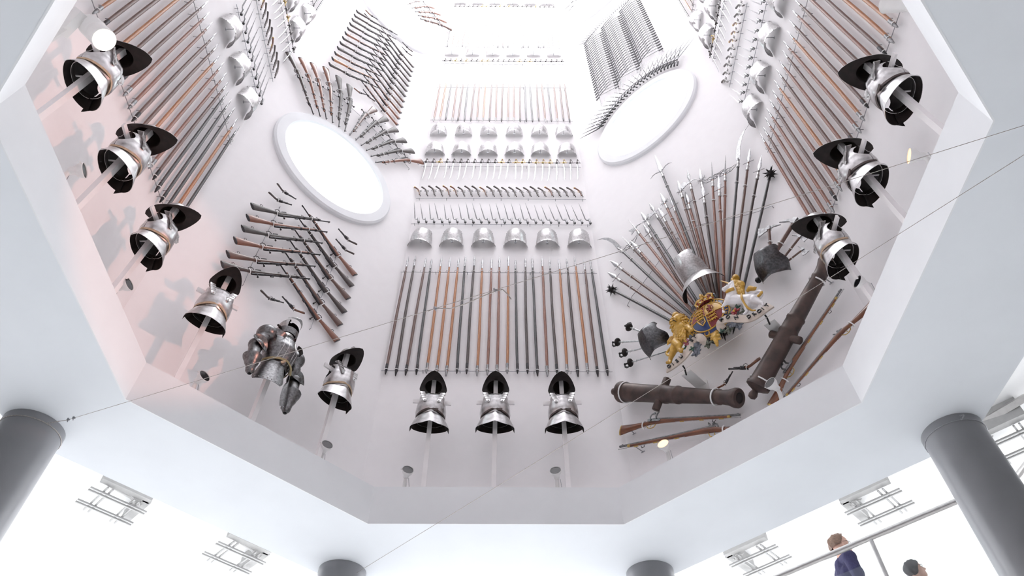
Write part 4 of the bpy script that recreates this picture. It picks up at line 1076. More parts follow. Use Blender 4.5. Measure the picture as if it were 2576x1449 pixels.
        b.tube([(x0+.02, 0, 0), (x0+.10, 0, 0), (x0+.2, 0, 0), (L, 0, 0)], [.011, .013, .008, .001], n=6)
        for s in (1, -1):
            curl(b, [(x0+.05, 0), (x0+.02, .04*s), (x0+.03, .10*s), (x0+.09, .17*s), (x0+.13, .20*s)], .006); curl(b, [(x0+.09, 0), (x0+.12, .04*s), (x0+.10, .10*s), (x0+.13, .195*s)], .006)
            curl(b, [(x0+.05, .01*s), (x0+.075, .06*s), (x0+.07, .12*s)], .004); curl(b, [(x0+.03, .07*s), (x0+.06, .08*s), (x0+.10, .075*s)], .004)
    bl = link('head', b.mesh('head', mt), t)
    c = MB()
    for x in (x0-.45,): 
        c.tube([(x, .026*math.cos(a), .026*math.sin(a)) for a in [i*math.pi/6 for i in range(12)]], .0055, n=6, closed=True)
    link('white_clip', c.mesh('white_clip', 'clip'), t)
    return t
PA = [  # tip, second point on the shaft, y where it ends, kind, wood, offset, description
 ((1526, 722), (1694, 810), 1800, 'mace', 'wg', .07, 'spiked iron ball polearm, leftmost in the fan'),
 ((1526.7, 684), (1704, 799), 1800, 'lug', 'wb', .10, 'cross-barred spear, second from the left in the fan'),
 ((1533.5, 654.5), (1742, 809), 1805, 'lug', 'wb', .07, 'cross-barred spear, third from the left, below the left scythe blade'),
 ((1518, 589), (1737, 790), 1805, 'scythe_l', 'wg', .10, 'dark polearm with curved scythe blade at the left of the fan'),
 ((1585, 605.5), (1753, 794.6), 1806, 'lug', 'wr', .14, 'cross-barred spear just right of the left scythe blade'),
 ((1562, 593), (1749, 788), 1806, 'ornate', 'wb', .06, 'thin spike polearm with openwork head beside the left scythe blade'),
 ((1580.5, 552.4), (1760, 783), 1808, 'halberd', 'wr', .10, 'light-shafted halberd with a leaf-shaped fluke, left part of the fan'),
 ((1618, 564), (1710, 708), 1808, 'lug', 'wb', .06, 'broad cross-barred spear right of the leaf-fluke halberd'),
 ((1611.5, 533), (1710, 687.5), 1808, 'partisan', 'wg', .11, 'dark partisan with lower leaf head, left middle of the fan'),
 ((1633, 511), (1692, 608), 1809, 'axe', 'wd', .06, 'polearm with crescent axe blade, left middle of the fan'),
 ((1655, 522), (1702, 608), 1810, 'lug', 'wb', .11, 'cross-barred spear right of the crescent axe polearm'),
 ((1661, 486), (1717, 608), 1810, 'partisan', 'wr', .07, 'short partisan left of the great winged blade'),
 ((1647, 390), (1734.5, 608), 1812, 'corseque', 'wg', .12, 'polearm with the great long blade and two curved wings'),
 ((1685, 492), (1728, 608), 1812, 'lug', 'wr', .06, 'cross-barred spear under the great winged blade'),
 ((1704.5, 454), (1749.5, 608), 1814, 'partisan', 'wb', .10, 'partisan right of the great winged blade'),
 ((1724, 482), (1758, 608), 1815, 'lug', 'wr', .06, 'cross-barred spear between the middle partisan and the axe halberd'),
 ((1729, 428), (1768.7, 608), 1816, 'axe', 'wb', .11, 'axe halberd at the middle of the fan'),
 ((1760, 423), (1784, 590), 1818, 'partisan', 'wd', .06, 'winged partisan right of the axe halberd'),
 ((1766, 462), (1786, 608), 1818, 'lug', 'wd', .12, 'broad cross-barred spear in front of the winged partisan'),
 ((1790, 407), (1801, 608), 1820, 'ornate', 'wr', .07, 'spike with ornate openwork wings, left one of two'),
 ((1808, 441), (1816, 608), 1822, 'lug', 'wr', .12, 'short cross-barred spear between the two ornate winged spikes'),
 ((1825, 390), (1822, 608), 1823, 'ornate', 'wr', .06, 'spike with ornate openwork wings, right one of two'),
 ((1864, 324), (1841.5, 608), 1825, 'scythe', 'wg', .11, 'dark polearm with tall upright scythe blade, right of the fan'),
 ((1887.5, 370.6), (1856, 608), 1826, 'lug', 'wb', .07, 'cross-barred spear just right of the tall scythe blade'),
 ((1916, 389), (1875.7, 608), 1828, 'lug', 'wd', .10, 'thin cross-barred spear left of the right spiked ball'),
 ((1943, 415), (1898, 608), 1830, 'mace', 'wg', .07, 'spiked iron ball polearm, rightmost in the fan'),
]
for i, (tip, p2, xe, kind, wd_, off, lab) in enumerate(PA):
    # lower end: carry the shaft's line on to just behind the coat of arms
    B = un(1, *tip, off); Q = un(1, *p2, off); d = (Q-B).normalized()
    zt = 6.30+.10*((i*7) % 5)/5
    A = B + d*((B.z-zt)/max(.2, -d.z)) if -d.z > .25 else B+d*1.9
    if (A-B).length > 3.2: A = B+d*3.2
    polearm(A, B, (A-B).length, kind, wd_, lab)
wires(1, [(1578, 768), (1590, 745), (1621, 708), (1650, 668), (1673.6, 635), (1704, 597.6)], 'thin bent wire crossing the left half of the polearm fan', .045)
wires(1, [(1722, 572), (1790, 560), (1856, 546), (1905, 533), (1942, 518)], 'thin bent wire crossing the right half of the polearm fan', .045)

# ---- breastplates on the trophy
def plate_thing(key, px, off, rot, scale, lab, tilt=0):
    P = un(1, *px, off)
    m = face(1, 0, 0, 0); m = Matrix.Translation(P) @ m.to_3x3().to_4x4() @ Matrix.Rotation(R(tilt), 4, 'X') @ Matrix.Rotation(R(rot), 4, 'Z') @ Matrix.Scale(scale, 4) @ Matrix.Translation((0, -.2, 0))
    t = put(key, 'breastplate', lab, 'breastplate', m)
    return t, P, m
fn = plate_fn(.44, .20, .20, .15, .16, .22, .14, .36, .02, .02, .0, 84)
b = MB(); b.shell(fn, 28, 22, .0035, 0, 1); pl = b.mesh('plate', ['steel2', 'blk'], sharp=60)
def tset(s, t_):
    s2 = s*2-1; a = s2*R(96); k = 1-t_
    return ((.20+.13*k**.8)*math.sin(a), -.17*k-.06*abs(s2)**2.5*k, .02+(.17+.15*k**.8)*math.cos(a)+.012*max(0, 1-abs(s2)*5))
b = MB(); b.shell(tset, 34, 10, .0035, 0, 1); ts = b.mesh('skirt_plate', ['steel2', 'blk'], sharp=60)
b = MB(); b.tube([(0, .2, 0.2), (0, .2, -.30)], .008, n=8); rd = b.mesh('support_rod', 'wire')
kit('trophy_plate', [('breastplate_shell', pl), ('skirt_plate', ts), ('support_rod', rd)])
plate_thing('trophy_plate', (1739, 674), .30, 4, .92, 'large steel breastplate with flared skirt over the middle of the polearm fan', 24)
fn = plate_fn(.40, .17, .20, .15, .13, .19, .13, .40, .02, .03, .03, 84)
b = MB(); b.shell(fn, 26, 20, .0035, 0, 1); pl = b.mesh('plate', ['steelblk', 'blk'], sharp=40)
b = MB(); b.tube([(0, .18, .16), (0, .18, -.14)], .008, n=8); rd = b.mesh('support_rod', 'wire')
kit('dark_plate', [('breastplate_shell', pl), ('support_rod', rd)])
plate_thing('dark_plate', (1942, 666), .20, -6, 1.0, 'dark breastplate with axes behind it, right of the polearm fan', 22)
plate_thing('dark_plate', (1648, 858), .20, 8, 1.0, 'dark breastplate with black guard swords behind it, left of the coat of arms', 22)
# axes: x from butt to head
def axe_kit(key, wood, spike=True):
    b = MB(); b.tube([(0, 0, 0), (.2, 0, 0), (.55, 0, 0)], [.018, .016, .015], n=10); sh = b.mesh('haft', wood)
    b = MB(); b.prism([(.50, .0), (.49, .05), (.46, .115), (.52, .125), (.585, .115), (.55, .05), (.545, 0)], -.006, .006); b.prism([(.505, .005), (.515, -.05), (.50, -.13), (.535, -.06), (.545, .005)], -.007, .007); b.box((.524, 0, 0), (.05, .036, .036)); hd = b.mesh('axe_head', 'blade2')
    b = MB(); b.tube([(.32, .022*math.cos(a), .022*math.sin(a)) for a in [i*math.pi/6 for i in range(12)]], .005, n=6, closed=True); cl = b.mesh('white_clip', 'clip')
    b = MB(); b.ball((-.002, 0, 0), .024, seg=8); kn = b.mesh('butt_cap', 'iron')
    kit(key, [('haft', sh), ('axe_head', hd), ('white_clip', cl), ('butt_cap', kn)])
axe_kit('axe', 'wb')
for a, b_, f, off, l in (((1941, 668), (1934, 570), False, .10, 'boarding axe standing upright, blade to the left, leftmost of four'), ((1908, 704), (2004, 549), True, .07, 'long-hafted boarding axe, second from the left of four'),
                         ((1950, 676), (2017, 590), True, .11, 'boarding axe with blade to the right, third from the left of four'), ((1950, 682), (2023, 625), True, .08, 'boarding axe lowest right of four beside the dark breastplate')):
    two('axe', 'boarding_axe', 1, a, b_, off, .55, l, 'axe', f, 'boarding axes behind the dark breastplate')
# basket-hilted swords: x from pommel to point
b = MB(); b.sweep([(.13, 0, .016, .004), (.5, 0, .015, .0035), (.88, 0, .012, .003), (.95, 0, .001, .001)], n=8); bl = b.mesh('sword_blade', 'blade2')
b = MB(); b.sweep([(.0, 0, .013, .012), (.06, 0, .016, .014), (.12, 0, .013, .012)], n=8); b.ball((-.008, 0, 0), .02, seg=8); gr = b.mesh('sword_grip', 'iron')
b = MB()
def cupf(s, t_):
    a = 2*math.pi*s; r = .012+.058*math.sin(t_*math.pi/2); return (.135-.045*(1-math.cos(t_*math.pi/2)), r*math.cos(a), r*math.sin(a)*.9)
b.shell(cupf, 18, 6, .003, 0, 1, wrap=True); b.sweep([(.095, .065, .018, .004), (.05, .078, .018, .004), (.01, .055, .016, .004), (-.01, .012, .012, .004)], n=8); gd = b.mesh('hand_guard', ['iron', 'blk'])
b = MB(); b.tube([(.22, .022*math.cos(a), .014*math.sin(a)) for a in [i*math.pi/6 for i in range(12)]], .004, n=6, closed=True); cl = b.mesh('white_clip', 'clip')
kit('hanger', [('sword_blade', bl), ('sword_grip', gr), ('hand_guard', gd), ('white_clip', cl)])
for a, d2, off, l in (((1574, 820), (1617, 836), .12, 'black guard sword, topmost of four left of the coat of arms'), ((1543, 861), (1614.5, 858), .10, 'black guard sword, second from the top of four left of the coat of arms'),
                      ((1560, 889), (1614.5, 876.5), .12, 'black guard sword, third from the top of four left of the coat of arms'), ((1573, 916), (1650, 892), .10, 'black guard sword, lowest of four left of the coat of arms')):
    A = un(1, *a, off); D = un(1, *d2, off); B = A+(D-A).normalized()*.80
    put('hanger', 'sword', l, 'sword', along(A, B, -wn(1), .95, a[1] > 850), 'black guard swords left of the coat of arms')

# =================================================================== COAT OF ARMS
AOFF = .36
UC, ZC = .06, 6.30
AM = face(1, UC, ZC, AOFF)
arms = thing('coat_of_arms', 'painted royal coat of arms with gold lion, white unicorn and motto scroll', 'coat of arms', AM)
def A2(x, y, z=0):       # a point of the carved relief, local right / up / out
    u, zz = unuz(1, 1640+x/5.368, 680+y/5.368, AOFF)
    return V((u-UC, zz-ZC, z))
S_ = .00104
def caps(lst):
    out = []
    for c in lst:
        if len(c) == 4: x, y, r, z = c; out.append((A2(x, y, z*S_), r*S_))
        else: x, y, r, z, x2, y2, r2, z2 = c; out.append((A2(x, y, z*S_), r*S_, A2(x2, y2, z2*S_), r2*S_))
    return out
lion = link('lion', blob('lion', caps([
    (385, 690, 78, 30, 385, 735, 62, 60), (385, 715, 40, 95, 388, 745, 34, 115), (345, 660, 20, 40), (430, 665, 20, 40),
    (410, 800, 88, 10, 395, 880, 80, 0), (395, 880, 76, 0, 350, 980, 66, 0), (350, 980, 64, 0, 320, 1040, 60, 0),
    (318, 1040, 54, 10, 288, 1130, 38, 15), (288, 1130, 36, 15, 262, 1200, 27, 15), (262, 1200, 25, 15, 255, 1250, 26, 20), (255, 1250, 24, 25, 235, 1270, 18, 40), (265, 1250, 22, 25, 275, 1268, 16, 40),
    (345, 1000, 50, 40, 405, 1050, 42, 60), (405, 1050, 38, 60, 412, 1105, 26, 60), (412, 1105, 25, 60, 445, 1135, 24, 70), (445, 1135, 20, 75, 475, 1110, 12, 85), (445, 1135, 20, 75, 470, 1130, 12, 85),
    (450, 800, 48, 20, 515, 790, 38, 30), (515, 790, 36, 30, 560, 835, 30, 50), (560, 835, 34, 55, 585, 850, 22, 65), (560, 845, 20, 60, 560, 880, 14, 70),
    (455, 850, 42, -10, 510, 880, 30, -10)]), 'gold', .0042, 1), arms)
rnd = random.Random(5)
mane = []
for ring_, (rr_, n_, z_) in enumerate(((72, 15, 62), (92, 18, 45), (112, 20, 22), (126, 18, 2))):
    for i in range(n_):
        a = 2*math.pi*(i+.5*(ring_ % 2))/n_; x, y = 388+rr_*math.cos(a)*.88, 735+rr_*math.sin(a)*1.05
        if ring_ == 0 and math.sin(a) < -.75: continue
        ox, oy = 26*math.cos(a)+rnd.uniform(-10, 10), 26*math.sin(a)+16
        mane.append((x, y, 15, z_, x+ox*.6, y+oy*.6, 13, z_+8)); mane.append((x+ox*.6, y+oy*.6, 13, z_+8, x+ox*1.3+rnd.uniform(-8, 8), y+oy*1.3, 5, z_-4))
for j in range(5):
    for i in range(6):
        x, y = 330+i*28+rnd.uniform(-6, 6)+(j % 2)*12, 820+j*32; zz = 74-abs(i-2.5)*9-j*3
        mane.append((x, y, 14, zz, x+rnd.uniform(-6, 6), y+22, 12, zz+6)); mane.append((x, y+22, 12, zz+6, x+rnd.uniform(-8, 8), y+44, 4, zz))
link('mane', blob('mane', caps(mane), 'gold', .0038, 1), lion)
for x in (362, 412):
    b = MB(); b.ball(A2(x, 700, 98*S_), 5*S_, seg=8); link('eye', b.mesh('eye', 'ink'), lion)
b = MB(); b.ball(A2(387, 735, 146*S_), 13*S_, seg=8, sc3=(1.3, .8, .8)); link('nose', b.mesh('nose', 'gold'), lion)
b = MB(); b.tube([A2(362, 768, 122*S_), A2(387, 760, 146*S_), A2(412, 768, 122*S_)], 5*S_, n=6); link('mouth', b.mesh('mouth', 'ink'), lion)
def tubeA(pts, rad, m, name, par, n=8, z=0):
    b = MB(); P = [A2(p[0], p[1], (p[2] if len(p) > 2 else z)*S_) for p in pts]
    r = [x*S_ for x in rad] if hasattr(rad, '__len__') else rad*S_
    # smooth the path
    Q, Rr = [], []
    rl = r if hasattr(r, '__len__') else [r]*len(P)
    for i in range(len(P)-1):
        p0, p1, p2, p3 = P[max(i-1, 0)], P[i], P[i+1], P[min(i+2, len(P)-1)]
        for j in range(5):
            t = j/5
            Q.append(.5*((2*p1)+(p2-p0)*t+(2*p0-5*p1+4*p2-p3)*t*t+(3*p1-p0-3*p2+p3)*t**3)); Rr.append(lerp(rl[i], rl[i+1], t))
    Q.append(P[-1]); Rr.append(rl[-1])
    b.tube(Q, Rr, n=n)
    return link(name, b.mesh(name, m), par)
tl_ = tubeA([(300, 1060), (265, 1135), (220, 1145), (198, 1120), (225, 1080), (285, 1010), (320, 940), (305, 895)], [20, 17, 16, 15, 15, 14, 13, 10], 'gold', 'tail', lion)
link('tail_tuft', blob('tail_tuft', caps([(310, 900, 16, 0, 270, 915, 24, 5), (270, 915, 24, 5, 235, 970, 26, 5), (235, 970, 22, 5, 215, 1015, 6, 10), (285, 925, 18, 5, 260, 985, 8, 20)]), 'gold', .005, 1), tl_)
def crown(cx, cy, w, h, par, name='crown', ang=-35):
    # small coronet seen from the front, standing in the relief plane
    b = MB(); P = A2(cx, cy, 30*S_); a = 0
    w *= S_; h *= S_
    def band(s, t): 
        q = 2*math.pi*s; return (P.x+w*.5*math.sin(q)*(1+.1*t), P.y+h*.28*t, P.z+w*.35*math.cos(q))
    b.shell(band, 20, 2, .004, 0, 0, wrap=True)
    c = link(name, b.mesh('crown_band', 'gold'), par)
    b = MB(); b.ball((P.x, P.y+h*.42, P.z), w*.46, seg=12, sc3=(1, .7, .7)); link('cap', b.mesh('cap', 'red'), c) if par == arms else None
    if par != arms: b.bm.free()
    for i in range(7):
        q = 2*math.pi*i/7; x, z = P.x+w*.52*math.sin(q), P.z+w*.36*math.cos(q)
        b = MB(); b.ball((x, P.y+h*.40, z), w*.09, seg=7); b.tube([(x, P.y+h*.2, z), (x, P.y+h*.4, z)], w*.05, n=6)
        if par == arms: link('crown_point', b.mesh('crown_point', 'gold'), c)
        else:
            me = b.mesh('crown_point', 'gold'); o = link('crown_point', me, par)
    return c
# lion's and unicorn's small crowns stay one mesh each
def coronet(cx, cy, w, par):
    P = A2(cx, cy, 35*S_); w *= S_; b = MB()
    lst = []
    b.lathe([(0, w*.5), (w*.22, w*.54), (w*.30, w*.52), (w*.60, w*.40), (w*.78, w*.15), (w*.80, w*.12), (w*.92, w*.13), (w*1.0, w*.03)], n=14, axis='y', org=P)
    return link('coronet', b.mesh('coronet', 'gold'), par)
coronet(352, 650, 90, lion)
uni = link('unicorn', blob('unicorn', caps([
    (1125, 205, 46, 30, 1060, 255, 36, 40), (1060, 255, 34, 40, 1005, 285, 25, 45), (1000, 285, 24, 45, 1010, 300, 20, 45), (1118, 150, 12, 40, 1112, 120, 5, 40), (1145, 150, 12, 20, 1148, 122, 5, 20),
    (1135, 215, 52, 20, 1110, 320, 70, 10), (1110, 320, 78, 10, 1090, 410, 86, 5), (1095, 420, 84, 5, 1210, 415, 74, 0), (1210, 415, 73, 0, 1330, 400, 70, 0), (1330, 400, 70, 0, 1385, 400, 62, 0),
    (1060, 430, 52, 25, 1010, 495, 30, 35), (1010, 495, 28, 35, 985, 530, 23, 40), (985, 530, 21, 40, 990, 575, 16, 40), (990, 575, 18, 40, 1005, 600, 19, 45),
    (1080, 440, 44, -25, 1030, 500, 26, -20), (1030, 500, 24, -20, 1020, 545, 17, -15),
    (1395, 405, 52, 15, 1455, 440, 30, 20), (1455, 440, 27, 20, 1510, 460, 17, 25), (1510, 460, 15, 25, 1522, 490, 15, 25),
    (1290, 460, 46, 20, 1302, 535, 28, 30), (1302, 535, 26, 30, 1305, 580, 19, 35), (1305, 580, 17, 35, 1275, 620, 17, 40),
    (1360, 440, 44, -30, 1270, 500, 30, -30), (1270, 500, 24, -30, 1250, 540, 15, -30)]), 'white', .0045, 2), arms)
mn = []
for j in range(8):
    for i in range(4):
        t_ = j/7; x = lerp(1125, 1205, t_)+i*22+rnd.uniform(-6, 6)-20; y = lerp(150, 305, t_)+rnd.uniform(-8, 8)+i*4; zz = 58-abs(i-1.2)*14
        mn.append((x, y, 13, zz, x+12, y+20, 12, zz+5)); mn.append((x+12, y+20, 12, zz+5, x+16+rnd.uniform(-8, 12), y+46, 4, zz-2))
mn += [(1130, 160, 34, 20, 1220, 200, 40, 15), (1200, 200, 44, 10, 1215, 330, 40, 10)]
link('mane', blob('mane', caps(mn), 'gold', .0038, 1), uni)
coronet(1160, 140, 80, uni)
tubeA([(1072, 208, 45), (1015, 188, 45), (957, 168, 45)], [11, 8, 2], 'gold', 'horn', uni)
tubeA([(1062, 345, 75), (1110, 332, 95), (1165, 300, 80)], [19, 22, 19], 'gold', 'collar', uni)
tubeA([(1250, 360, 60), (1268, 430, 82), (1298, 495, 70), (1330, 540, 50), (1372, 560, 30), (1415, 556, 25)], [10, 14, 11, 14, 10, 9], 'gold', 'chain', uni)
for x, y in ((1052, 240), ): 
    b = MB(); b.ball(A2(x+12, y-3, 74*S_), 6*S_, seg=8); link('eye', b.mesh('eye', 'ink'), uni)
ut = tubeA([(1395, 385), (1450, 375), (1485, 330), (1478, 290), (1440, 282), (1390, 305), (1330, 335), (1285, 335), (1270, 305), (1290, 280)], [19, 17, 16, 15, 15, 15, 14, 13, 13, 11], 'white', 'tail', uni)
link('tail_tuft', blob('tail_tuft', caps([(1290, 278, 18, 0, 1330, 245, 30, 5), (1330, 248, 30, 5, 1385, 250, 24, 5), (1385, 250, 20, 5, 1415, 232, 6, 5)]), 'gold', .005, 1), ut)
tubeA([(1415, 385, 25), (1465, 360, 30), (1500, 320, 30), (1492, 300, 20)], [6, 14, 16, 8], 'gold', 'tail_hair', ut)
# shield, slightly domed, with garter
SC = V((.030, .0, .02)); RX, RY = .285, .262
def dome(x, y): return .06*(1-min(1, (x/RX)**2+(y/RY)**2))
def disc(rx, ry, z, m, name, par, th=.03, sect=None, inner=0):
    b = MB(); N = 48
    def pt(r, a, dz): x, y = rx*r*math.cos(a), ry*r*math.sin(a); return SC+V((x, y, z+dome(x, y)+dz))
    a0, a1 = (0, 2*math.pi) if sect is None else sect
    nn = N if sect is None else 14
    wrap = sect is None
    if inner == 0:
        b.shell(lambda s, t: pt(.02+.98*t if wrap else .01+.99*t, a0+(a1-a0)*s, 0), nn, 6, -th, 0, 0, wrap=wrap)
    else: b.shell(lambda s, t: pt(lerp(inner, 1, t), a0+(a1-a0)*s, 0), nn, 3, -th, 0, 0, wrap=wrap)
    return link(name, b.mesh(name, m), par)
sh = disc(RX, RY, 0, 'gold', 'shield', arms, .035)
gt = disc(RX*.965, RY*.965, .006, 'blue', 'garter', arms, .006, None, .80)
def rimring(k, r, name, m, z=.008):
    b = MB(); b.tube([SC+V((RX*k*math.cos(a), RY*k*math.sin(a), z+dome(RX*k*math.cos(a), RY*k*math.sin(a)))) for a in [i*math.pi/30 for i in range(60)]], r, n=6, closed=True); link(name, b.mesh(name, m), sh)
rimring(.975, .009, 'garter_edge', 'gold'); rimring(.77, .009, 'garter_edge', 'gold')
FONT = {}
def letter(ch, P, size, ang, m, name, par, ez=.004, tilt=None):
    cu_ = bpy.data.curves.new('letter', 'FONT'); cu_.body = ch; cu_.size = size; cu_.extrude = ez; cu_.align_x = 'CENTER'; cu_.align_y = 'CENTER'; cu_.offset = size*.012
    ob = bpy.data.objects.new('l', cu_); COL.objects.link(ob)
    dg = bpy.context.evaluated_depsgraph_get(); me = bpy.data.meshes.new_from_object(ob.evaluated_get(dg)); bpy.data.objects.remove(ob); bpy.data.curves.remove(cu_)
    me.name = name; me.materials.clear(); me.materials.append(M[m])
    mm = Matrix.Translation(P) @ Matrix.Rotation(ang, 4, 'Z')
    return link(name, me, par, mm)
motto = 'HONI SOIT QUI MAL Y PENSE'
for i, ch in enumerate(motto):
    if ch == ' ': continue
    a = R(228)-R(276)*i/(len(motto)-1); x, y = RX*.872*math.cos(a), RY*.872*math.sin(a)
    letter(ch, SC+V((x, y, .012+dome(x, y))), .044, a-math.pi/2, 'gold', 'garter_letter', gt, .004)
b = MB(); px_, py_ = RX*.88*math.cos(R(-107)), RY*.88*math.sin(R(-107)); b.tube([SC+V((px_+.03*math.cos(a), py_+.034*math.sin(a), .02)) for a in [i*math.pi/8 for i in range(16)]], .008, n=6, closed=True); link('garter_buckle', b.mesh('garter_buckle', 'gold'), gt)
for a0, m, nm in ((90, 'red', 'quarter'), (0, 'gold', 'quarter'), (180, 'blue', 'quarter'), (270, 'red', 'quarter')):
    qd = disc(RX*.73, RY*.73, .010, m, nm, sh, .006, (R(a0+3), R(a0+87)))
    am = R(a0+45)
    if m == 'red':
        for j in (-1, 0, 1):
            x, y = RX*.36*math.cos(am), RY*.36*math.sin(am)+j*.048
            b = MB(); z = .020+dome(x, y)
            ps = [(-.055, .004), (-.02, .008), (.02, .006), (.045, .014)]
            b.tube([SC+V((x+p, y+q_, z)) for p, q_ in ps], [.008, .011, .010, .012], n=7)
            for p in (-.045, -.015, .02, .045): b.tube([SC+V((x+p, y+.004, z)), SC+V((x+p+.008, y-.018, z))], [.006, .004], n=5)
            b.tube([SC+V((x-.055, y+.004, z)), SC+V((x-.068, y+.014, z)), SC+V((x-.05, y+.024, z))], [.004, .004, .005], n=5)
            link('gold_lion', b.mesh('gold_lion', 'gold'), sh)
    elif m == 'gold':
        x, y = RX*.36*math.cos(am), RY*.36*math.sin(am); z = .022+dome(x, y); b = MB()
        b.tube([SC+V((x-.01, y-.045, z)), SC+V((x, y, z)), SC+V((x+.012, y+.035, z)), SC+V((x-.01, y+.055, z))], [.010, .014, .012, .012], n=8)
        for p, q_ in ((-.045, .02), (-.04, -.01), (-.03, -.055), (.02, -.06)): b.tube([SC+V((x, y+q_*.5, z)), SC+V((x+p, y+q_, z))], [.009, .006], n=6)
        b.tube([SC+V((x+.005, y-.04, z)), SC+V((x+.045, y-.02, z)), SC+V((x+.035, y+.03, z))], [.005, .005, .007], n=6)
        link('red_lion', b.mesh('red_lion', 'red'), sh)
    else:
        x, y = RX*.36*math.cos(am), RY*.36*math.sin(am); z = .020+dome(x, y); b = MB()
        b.tube([SC+V((x-.05, y+.04, z)), SC+V((x-.01, y+.055, z)), SC+V((x+.04, y+.045, z)), SC+V((x+.045, y-.02, z)), SC+V((x, y-.06, z)), SC+V((x-.03, y-.01, z)), SC+V((x-.05, y+.04, z))], .008, n=7)
        for j in range(4): b.tube([SC+V((x-.03+.016*j, y+.046, z)), SC+V((x-.012+.013*j, y-.03+.006*j, z))], .0025, n=5)
        link('gold_harp', b.mesh('gold_harp', 'gold'), sh)
for a in (0, 90, 180, 270):
    b = MB(); b.tube([SC+V((RX*.74*f*math.cos(R(a)), RY*.74*f*math.sin(R(a)), .014+dome(RX*.74*f*math.cos(R(a)), RY*.74*f*math.sin(R(a))))) for f in (0, .33, .66, 1)], .006, n=6); link('quarter_edge', b.mesh('quarter_edge', 'gold'), sh)
# great crown over the shield
CP = A2(765, 492, .045); w_ = .155; CQ = .68
CM = Matrix.Translation(CP) @ Matrix.Rotation(R(4), 4, 'Z') @ Matrix.Scale(CQ, 4)
b = MB(); b.shell(lambda s, t: (w_*(1+.06*t)*math.sin(2*math.pi*s), .055*t, .10*math.cos(2*math.pi*s)), 30, 3, .006, 0, 0, wrap=True)
cr = link('great_crown', b.mesh('crown_band', 'gold'), arms, CM)
for sx in (-1, 1):
    b = MB(); b.ball((sx*.075, .10, 0), .085, seg=14, sc3=(1, .85, .9)); link('crimson_cap', b.mesh('crimson_cap', 'red'), cr)
for sx in (-1, 0, 1):
    b = MB(); b.tube([(sx*w_, .05, .08*(1-abs(sx))+.03), (sx*w_*1.15, .12, .10*(1-abs(sx))+.03), (sx*w_*.75, .195, .08*(1-abs(sx))+.02), (0, .175, .02)], [.018, .022, .020, .016], n=8); link('crown_arch', b.mesh('crown_arch', 'gold'), cr)
for i in range(5):
    x = -w_+2*w_*i/4; z = .10*math.sqrt(max(0, 1-(x/w_)**2)); b = MB(); b.ball((x, .085, z), .030, seg=9, sc3=(1, 1.1, .6)); b.tube([(x, .03, z), (x, .085, z)], .014, n=6); link('crown_point', b.mesh('crown_point', 'gold'), cr)
for i in range(9):
    a = R(-80+20*i); b = MB(); b.ball((w_*1.04*math.sin(a), .028, .105*math.cos(a)), .014, seg=7); link('jewel', b.mesh('jewel', 'white' if i % 2 else 'rose'), cr)
b = MB(); b.ball((0, .205, .02), .034, seg=12); b.box((0, .25, .02), (.016, .06, .012)); b.box((0, .252, .02), (.05, .016, .012)); link('orb_and_cross', b.mesh('orb_and_cross', 'gold'), cr)
b = MB(); b.shell(lambda s, t: (SC.x+.20*math.sin(R(-55+110*s)), .325+.03*t-.075*(2*s-1)**2, .03+.03*t), 24, 3, .02, 0, 0); link('helm_collar', b.mesh('helm_collar', 'thistle'), arms)
# motto scroll
def ribbon(pts, hw, name, m='cream'):
    P = [A2(p[0], p[1], p[2]*S_) for p in pts]; b = MB(); st_ = []
    Q = []
    for i in range(len(P)-1):
        p0, p1, p2, p3 = P[max(i-1, 0)], P[i], P[i+1], P[min(i+2, len(P)-1)]
        for j in range(5):
            t = j/5; Q.append(.5*((2*p1)+(p2-p0)*t+(2*p0-5*p1+4*p2-p3)*t*t+(3*p1-p0-3*p2+p3)*t**3))
    Q.append(P[-1]); L = None
    rings = []
    for i, p in enumerate(Q):
        d = Q[min(i+1, len(Q)-1)]-Q[max(i-1, 0)]; d.normalize(); side = V((0, 0, 1)).cross(d)
        if side.length < 1e-4: side = V((0, 1, 0))
        side.normalize(); nn = d.cross(side); h = hw*S_
        rings.append(b.ring([p+side*h, p-side*h, p-side*h-nn*.02, p+side*h-nn*.02]))
    for a_, c_ in zip(rings, rings[1:]): b.bridge(a_, c_)
    b.cap(rings[0][::-1]); b.cap(rings[-1])
    return link(name, b.mesh(name, m, sharp=35), arms)
ribL = ribbon([(212, 1345, 20), (300, 1318, 45), (390, 1268, 60), (465, 1200, 60), (520, 1115, 50), (565, 1020, 45), (625, 955, 60), (690, 950, 75), (725, 985, 60), (705, 1030, 35)], 47, 'motto_scroll')
ribR = ribbon([(985, 820, 40), (965, 790, 70), (990, 740, 85), (1075, 698, 75), (1180, 690, 60), (1300, 690, 55), (1400, 665, 55), (1490, 610, 55), (1565, 545, 45), (1622, 480, 20)], 47, 'motto_scroll')
for ch, x, y, ang, z in (('D', 268, 1328, 20, 52), ('I', 325, 1303, 28, 62), ('E', 388, 1268, 33, 72), ('U', 447, 1212, 45, 76), ('E', 580, 988, 50, 66), ('T', 632, 948, 20, 80)):
    letter(ch, A2(x, y, z*S_), .066, R(ang)*.62, 'ink', 'motto_letter', ribL, .008)
for ch, x, y, ang, z in (('M', 1003, 728, 38, 98), ('O', 1090, 692, 12, 92), ('N', 1190, 688, 0, 76), ('D', 1360, 675, 15, 72), ('R', 1430, 642, 30, 72), ('O', 1500, 602, 38, 72), ('I', 1542, 565, 40, 66), ('T', 1592, 512, 45, 56)):
    letter(ch, A2(x, y, z*S_), .066, R(ang)*.62, 'ink', 'motto_letter', ribR, .008)
